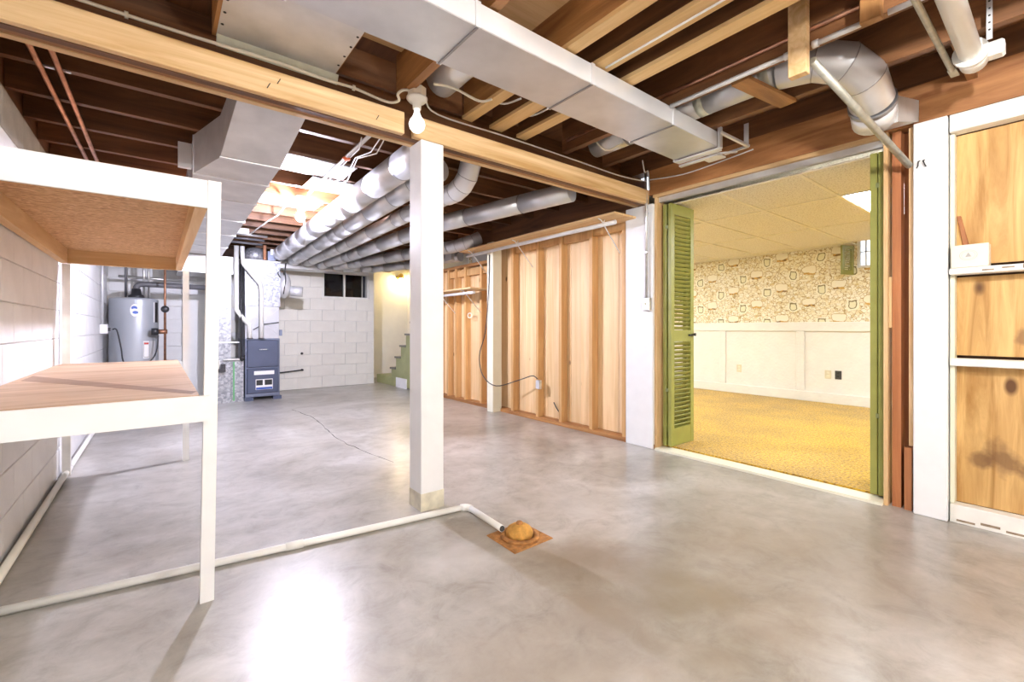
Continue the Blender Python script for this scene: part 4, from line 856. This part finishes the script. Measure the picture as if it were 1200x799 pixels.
for (x0, x1, y0, y1, z0, z1, lab) in [(2.86, 3.37, .33, .37, 2.36, 2.55, 'wood blocking by the joist beside the duct boot'), (2.86, 3.37, .80, .84, 2.43, 2.56, 'upper wood blocking above the duct elbow')]:
    tag(box(x0, x1, y0, y1, z0, z1).build('blocking', 'amber_x'), lab, 'wood block')

# ================================================================== FURNACE
fu = thing('furnace', (1.19, 7.7, 0), 'dark blue gas furnace with tall galvanized plenum on pads', 'furnace')
X0, X1, Y0, Y1 = .972, 1.418, 7.37, 8.08
box(X0, X1, Y0, Y1, .05, .892).build('cabinet', 'furnace_edge', fu, bevel=.005)
def door_panel(z0, z1):
    return MB().hexa([(X0+.03, Y0-.022, z0+.012), (X1-.03, Y0-.022, z0+.012), (X1-.015, Y0-.001, z0), (X0+.015, Y0-.001, z0), (X0+.03, Y0-.022, z1-.012), (X1-.03, Y0-.022, z1-.012), (X1-.015, Y0-.001, z1), (X0+.015, Y0-.001, z1)])
up = door_panel(.475, .875).build('upper_door', 'furnace_blue', fu); lo = door_panel(.10, .465).build('lower_door', 'furnace_blue', fu)
MB().lathe((1.2, Y0-.023, .735), [(0, -.001), (.055, -.001), (.055, .001)], 20, 'y').build('emblem', 'furnace_edge', up).scale = (1.2, 1, .28)
for k in range(5): box(1.15+k*.02, 1.162+k*.02, Y0-.0252, Y0-.0243, .729, .741).build('lettering', 'sticker_white', up)
box(1.08, 1.34, Y0-.0245, Y0-.0222, .37, .425).build('white_label', 'sticker_white', lo)
lb = box(1.10, 1.32, Y0-.0245, Y0-.0222, .155, .305).build('warning_label', 'sticker_white', lo)
box(1.105, 1.315, Y0-.0256, Y0-.0246, .158, .188).build('blue_band', 'sticker_blue', lo); box(1.108, 1.19, Y0-.0256, Y0-.0246, .218, .295).build('text_block', 'ink_black', lo); box(1.215, 1.312, Y0-.0256, Y0-.0246, .218, .295).build('text_block', 'ink_black', lo)
for x in (X0+.0, X1-.08): box(x-.01, x+.10, Y0-.02, Y0+.12, 0, .049).build('pad', 'furnace_blue', fu)
box(X0+.01, X1-.01, Y1-.15, Y1-.01, 0, .049).build('pad', 'furnace_blue', fu)
cc = box(X0+.005, X1-.005, Y0+.03, Y1, .893, 1.36).build('coil_case', 'coil_grey', fu)
MB().bar((X0+.02, Y0+.026, .95), (X1-.02, Y0+.026, 1.32), .004, .012, (0, 1, 0)).bar((X0+.02, Y0+.026, 1.32), (X1-.02, Y0+.026, .95), .004, .012, (0, 1, 0)).build('crease', 'galvanized', cc)
MB().tube([(X0+.1, Y0+.01, 1.02), (1.2, Y0+.005, 1.10), (X1-.01, Y0+.01, 1.13)], .006, 6).build('drain_line', 'metal_dark', cc)
pl = box(X0, X1+.01, Y0+.02, Y1, 1.362, 2.02).build('plenum', 'spangle', fu)
box(X0-.002, X1+.014, Y0+.015, Y1, 2.021, 2.035).build('plenum_lip', 'galvanized_white', fu)
for x in (1.14, 1.26): box(x, x+.105, Y0+.014, Y0+.0195, 1.86, 1.955).build('grille', 'galvanized_dull', pl)
MB().lathe((1.12, Y0+.16, 2.036), [(.15, 0), (.15, .10), (.11, .17), (.04, .19), (0, .19)], 20).build('plenum_crown', 'spangle', fu)
box(1.20, 1.235, Y0-.02, Y0+.02, 2.04, 2.25).build('wood_cleat', 'redwood_z', fu)
box(1.26, 1.36, Y0-.01, Y0+.05, 2.04, 2.17).build('control_box', 'furnace_edge', fu); box(1.29, 1.35, Y0-.04, Y0-.012, 2.12, 2.20).build('relay', 'galvanized_white', fu)
vt = [[(.86, Y0-.04, 2.2), (.862, Y0-.04, 1.30), (.955, Y0-.04, 1.16), (1.02, Y0-.005, 1.10), (1.03, Y0+.0, .90)], [(.93, Y0-.05, 2.2), (.935, Y0-.05, 1.96), (1.155, Y0-.05, 1.68), (1.17, Y0-.05, 1.55), (1.172, Y0-.03, .90)]]
for pth in vt:
    MB().tube(pth, .030, 14).build('vent_pipe', 'pvc_white', fu); MB().tube([pth[-1], Vector(pth[-1])+Vector((0, 0, -.006))], .042, 14).build('vent_flange', 'black_rubber', fu)
MB().tube([(.915, Y0-.06, 2.15), (.915, Y0-.06, .60), (.93, Y0-.03, .58), (.965, Y0-.02, .66)], .010, 8).build('gas_line', 'metal_dark', fu)
MB().tube([(.905, Y0-.03, .62), (.965, Y0-.03, .62)], .025, 10).build('gas_valve', 'metal_dark', fu)
box(1.43, 2.36, 7.57, 7.9, 1.97, 2.2).build('trunk', 'galvanized', fu)
# return drop beside the furnace
rt = thing('return_drop', (.77, 7.7, 0), 'spangled galvanized return air drop standing left of the blue furnace', 'duct')
box(.60, .80, Y0, Y1, .0, .585).build('lower_box', 'spangle', rt); box(.805, .955, Y0+.02, Y1, .0, .585).build('filter_slot', 'spangle', rt)
box(.60, .80, Y0+.01, Y1, .588, .835).build('mid_box', 'spangle', rt); box(.59, .90, Y0-.005, Y0+.05, .836, .855).build('seam', 'galvanized_white', rt)
box(.60, .80, Y0+.01, Y1, .857, 1.80).build('upper_box', 'spangle', rt); box(.20, .84, Y0+.03, Y1, 1.803, 2.045).build('turn_box', 'galvanized_dull', rt)
box(.825, .845, Y0+.012, Y0+.019, .02, .57).build('green_tape', 'green_stripe', rt); box(.64, .70, Y0+.0, Y0+.0095, 1.42, 1.5).build('tag', 'galvanized_dull', rt)
t = thing('condensate_pump', (.72, 7.32, .42), 'small black condensate trap with white elbow on the return drop', 'pump')
box(.63, .73, Y0-.07, Y0-.002, .44, .48).build('tank', 'black_rubber', t); box(.68, .73, Y0-.06, Y0-.002, .481, .55).build('motor', 'black_rubber', t)
MB().tube([(.66, Y0-.03, .60), (.66, Y0-.03, .56), (.645, Y0-.03, .482)], .011, 8).build('hose', 'pvc_white', t); MB().tube([(.70, Y0-.03, .605), (.90, Y0-.03, .607)], .012, 8).build('hose', 'pvc_white', t)
# humidifier on the plenum's side
hu = thing('humidifier', (1.52, 7.5, 1.5), 'pale drum humidifier hung on the right side of the furnace plenum', 'humidifier')
MB().lathe((1.43, 7.55, 1.70), [(.0, 0), (.20, 0), (.20, .10), (.15, .14), (.10, .16), (0, .16)], 24, 'x').build('housing', 'galvanized_white', hu)
MB().tube([(1.58, 7.45, 1.61), (1.74, 7.40, 1.60)], .075, 18).build('drum_pipe', 'galvanized_white', hu)
MB().tube([(1.50, 7.36, 2.02), (1.48, 7.33, 1.9), (1.49, 7.33, 1.75), (1.46, 7.33, 1.55)], .008, 6).build('cord', 'black_rubber', hu)
MB().tube([(1.42, 7.34, 1.80), (1.38, 7.33, 1.86), (1.44, 7.33, 1.93), (1.47, 7.33, 1.84)], .006, 6).build('cord', 'black_rubber', hu)
box(1.42, 1.46, 7.42, 7.5, .93, 1.02).build('bracket', 'furnace_edge', hu)
# bits on the back wall
t = thing('wall_rod', (1.6, YB-.02, .33), 'short dark rod fixed low on the cream block wall', 'rod')
MB().tube([(1.55, YB-.03, .30), (1.95, YB-.03, .33)], .010, 8).build('rod', 'metal_dark', t); MB().tube([(1.93, YB-.03, .33), (1.93, YB-.002, .33)], .018, 8).build('end', 'metal_dark', t)
t = thing('wall_anchor', (1.93, YB-.01, .6), 'single dark bolt in the cream block wall above the rod', 'bolt')
MB().lathe((1.93, YB-.002, .61), [(0, -.02), (.02, -.02), (.022, 0)], 8, 'y').build('head', 'metal_dark', t)

# ================================================================== WATER HEATER
wh = thing('water_heater', (-.245, 7.62, 0), 'grey cylindrical water heater in the corner by the block wall', 'water heater')
hc = (-.245, 7.62, 0)
MB().lathe(hc, [(.245, .02), (.25, .04), (.25, 1.40), (.243, 1.425), (.20, 1.435), (0, 1.435)], 40).build('tank', 'heater_grey', wh)
MB().lathe(hc, [(.20, 0), (.20, .02), (0, .02)], 24).build('foot', 'metal_dark', wh)
MB().lathe((-.225, 7.60, 1.436), [(.085, 0), (.085, .03), (.055, .05), (.045, .12), (0, .12)], 16).build('vent_hood', 'metal_dark', wh)
def on_tank(name, mat, a0, a1, z0, z1, lift=.0015, ell_=False, th=.001):
    m = MB(); n = 8; vs = []; fs = []
    if ell_:
        ac, zc, ra, rz = (a0+a1)/2, (z0+z1)/2, (a1-a0)/2, (z1-z0)/2
        ring = [(ac+ra*math.cos(2*math.pi*k/20), zc+rz*math.sin(2*math.pi*k/20)) for k in range(20)]
        for rr in (.25+lift, .25+lift+th): vs += [(hc[0]+rr*math.cos(a), hc[1]+rr*math.sin(a), z) for a, z in ring]
        fs = [tuple(range(20)), tuple(range(20, 40))] + [(k, (k+1) % 20, (k+1) % 20+20, k+20) for k in range(20)]
    else:
        for rr in (.25+lift, .25+lift+th):
            for k in range(n+1):
                a = a0+(a1-a0)*k/n; vs += [(hc[0]+rr*math.cos(a), hc[1]+rr*math.sin(a), z0), (hc[0]+rr*math.cos(a), hc[1]+rr*math.sin(a), z1)]
        o = 2*(n+1)
        for k in range(n): fs += [(2*k, 2*k+2, 2*k+3, 2*k+1), (o+2*k, o+2*k+1, o+2*k+3, o+2*k+2), (2*k, o+2*k, o+2*k+2, 2*k+2), (2*k+1, 2*k+3, o+2*k+3, o+2*k+1)]
        fs += [(0, 1, o+1, o), (2*n, o+2*n, o+2*n+1, 2*n+1)]
    return m.add(vs, fs).build(name, mat, wh)
AC = math.atan2(-hc[1], -hc[0])       # facing the camera
on_tank('logo_plate', 'sticker_white', AC-.17, AC+.33-.1, 1.19, 1.35, ell_=True)
on_tank('logo_swoosh', 'sticker_blue', AC-.12, AC+.12, 1.275, 1.325, .0030, True); on_tank('logo_swoosh', 'sticker_blue', AC-.07, AC+.16, 1.225, 1.262, .0030, True); on_tank('logo_core', 'sticker_white', AC-.08, AC+.1, 1.268, 1.292, .0044, True)
on_tank('side_label', 'ink_black', AC+.95, AC+1.2, 1.12, 1.38); on_tank('side_label_edge', 'sticker_white', AC+.86, AC+.94, 1.12, 1.38)
on_tank('rating_label', 'sticker_white', AC+.35, AC+.62, .66, .88); on_tank('rating_label_inner', 'ink_grey', AC+.37, AC+.60, .67, .865, .0028); on_tank('rating_label_center', 'sticker_white', AC+.39, AC+.58, .68, .835, .0042); on_tank('red_band', 'sticker_red', AC+.39, AC+.58, .84, .858, .0042)
on_tank('energy_label', 'galvanized_white', AC+.66, AC+.98, .52, .88)
t = thing('vent_run', (.2, 7.62, 1.58), 'dark plastic vent pipe elbowing from the water heater to the right', 'pipe')
MB().tube([(-.225, 7.60, 1.557), (-.223, 7.60, 1.575)] + ell((-.22, 7.60, 1.58), (-.21, 7.60, 1.62), (-.16, 7.60, 1.62), 4) + [(.58, 7.60, 1.61)], .036, 14).build('pipe', 'dark_pipe', t)
t = thing('water_lines', (-.1, 7.7, 1.4), 'grey water lines above the water heater', 'pipe')
MB().tube([(-.42, 7.95, 1.74), (.3, 7.95, 1.72)], .018, 10).build('pipe', 'conduit_steel', t)
for x, zb in ((-.335, 1.44), (-.15, 1.445), (-.10, 1.445)): MB().tube([(x, 7.74, zb), (x, 7.74, 2.1)], .013, 8).build('riser', 'dark_pipe' if x < -.3 else 'conduit_steel', t)
t = thing('gas_pipe', (.07, 7.36, .6), 'rusty copper gas pipe with shutoff dropping beside the water heater', 'pipe')
MB().tube([(.068, 7.36, 2.28), (.068, 7.36, .62)], .014, 10).build('pipe', 'copper_dark', t)
MB().lathe((.068, 7.34, 1.29), [(.0, -.05), (.02, -.05), (.045, -.03), (.045, -.02), (.02, .0)], 14, 'y').build('gauge', 'metal_dark', t)
MB().tube([(.0, 7.35, 1.0), (.09, 7.36, 1.0)], .03, 10).build('tee', 'copper_dark', t); MB().lathe((-.03, 7.35, 1.0), [(.0, -.04), (.045, -.04), (.045, .03), (0, .03)], 12, 'x').build('valve_knob', 'metal_dark', t)
MB().tube([(.068, 7.36, .63), (.068, 7.36, .60)], .024, 10).build('end_cap', 'copper_dark', t)
cable('black cord drooping across the front of the water heater', [Vector((-.44, 7.36, 1.03)), Vector((-.40, 7.33, 1.02)), Vector((-.36, 7.32, .8)), Vector((-.33, 7.31, .62)), Vector((-.2, 7.31, .60)), Vector((-.08, 7.36, .63)), Vector((-.02, 7.32, .75)), Vector((.0, 7.33, .95))], .008, 'black_rubber')
t = thing('outlet_box', (-.45, 7.38, 1.0), 'white outlet box with conduit on the block wall by the water heater', 'outlet')
box(XL+.001, XL+.075, 7.20, 7.29, .98, 1.09).build('box', 'white_paint', t, bevel=.004); MB().tube([(XL+.025, 7.245, 1.09), (XL+.025, 7.245, 2.1)], .012, 8).build('conduit', 'galvanized_white', t); box(XL+.076, XL+.10, 7.215, 7.26, 1.01, 1.05).build('plug', 'black_rubber', t)
tag(MB().box(.28, .62, YB-.045, YB-.005, 0, 1.62).build('wall_panel', 'white_paint', base=True), 'tall white panel leaning flat against the back wall behind the water heater', 'panel')
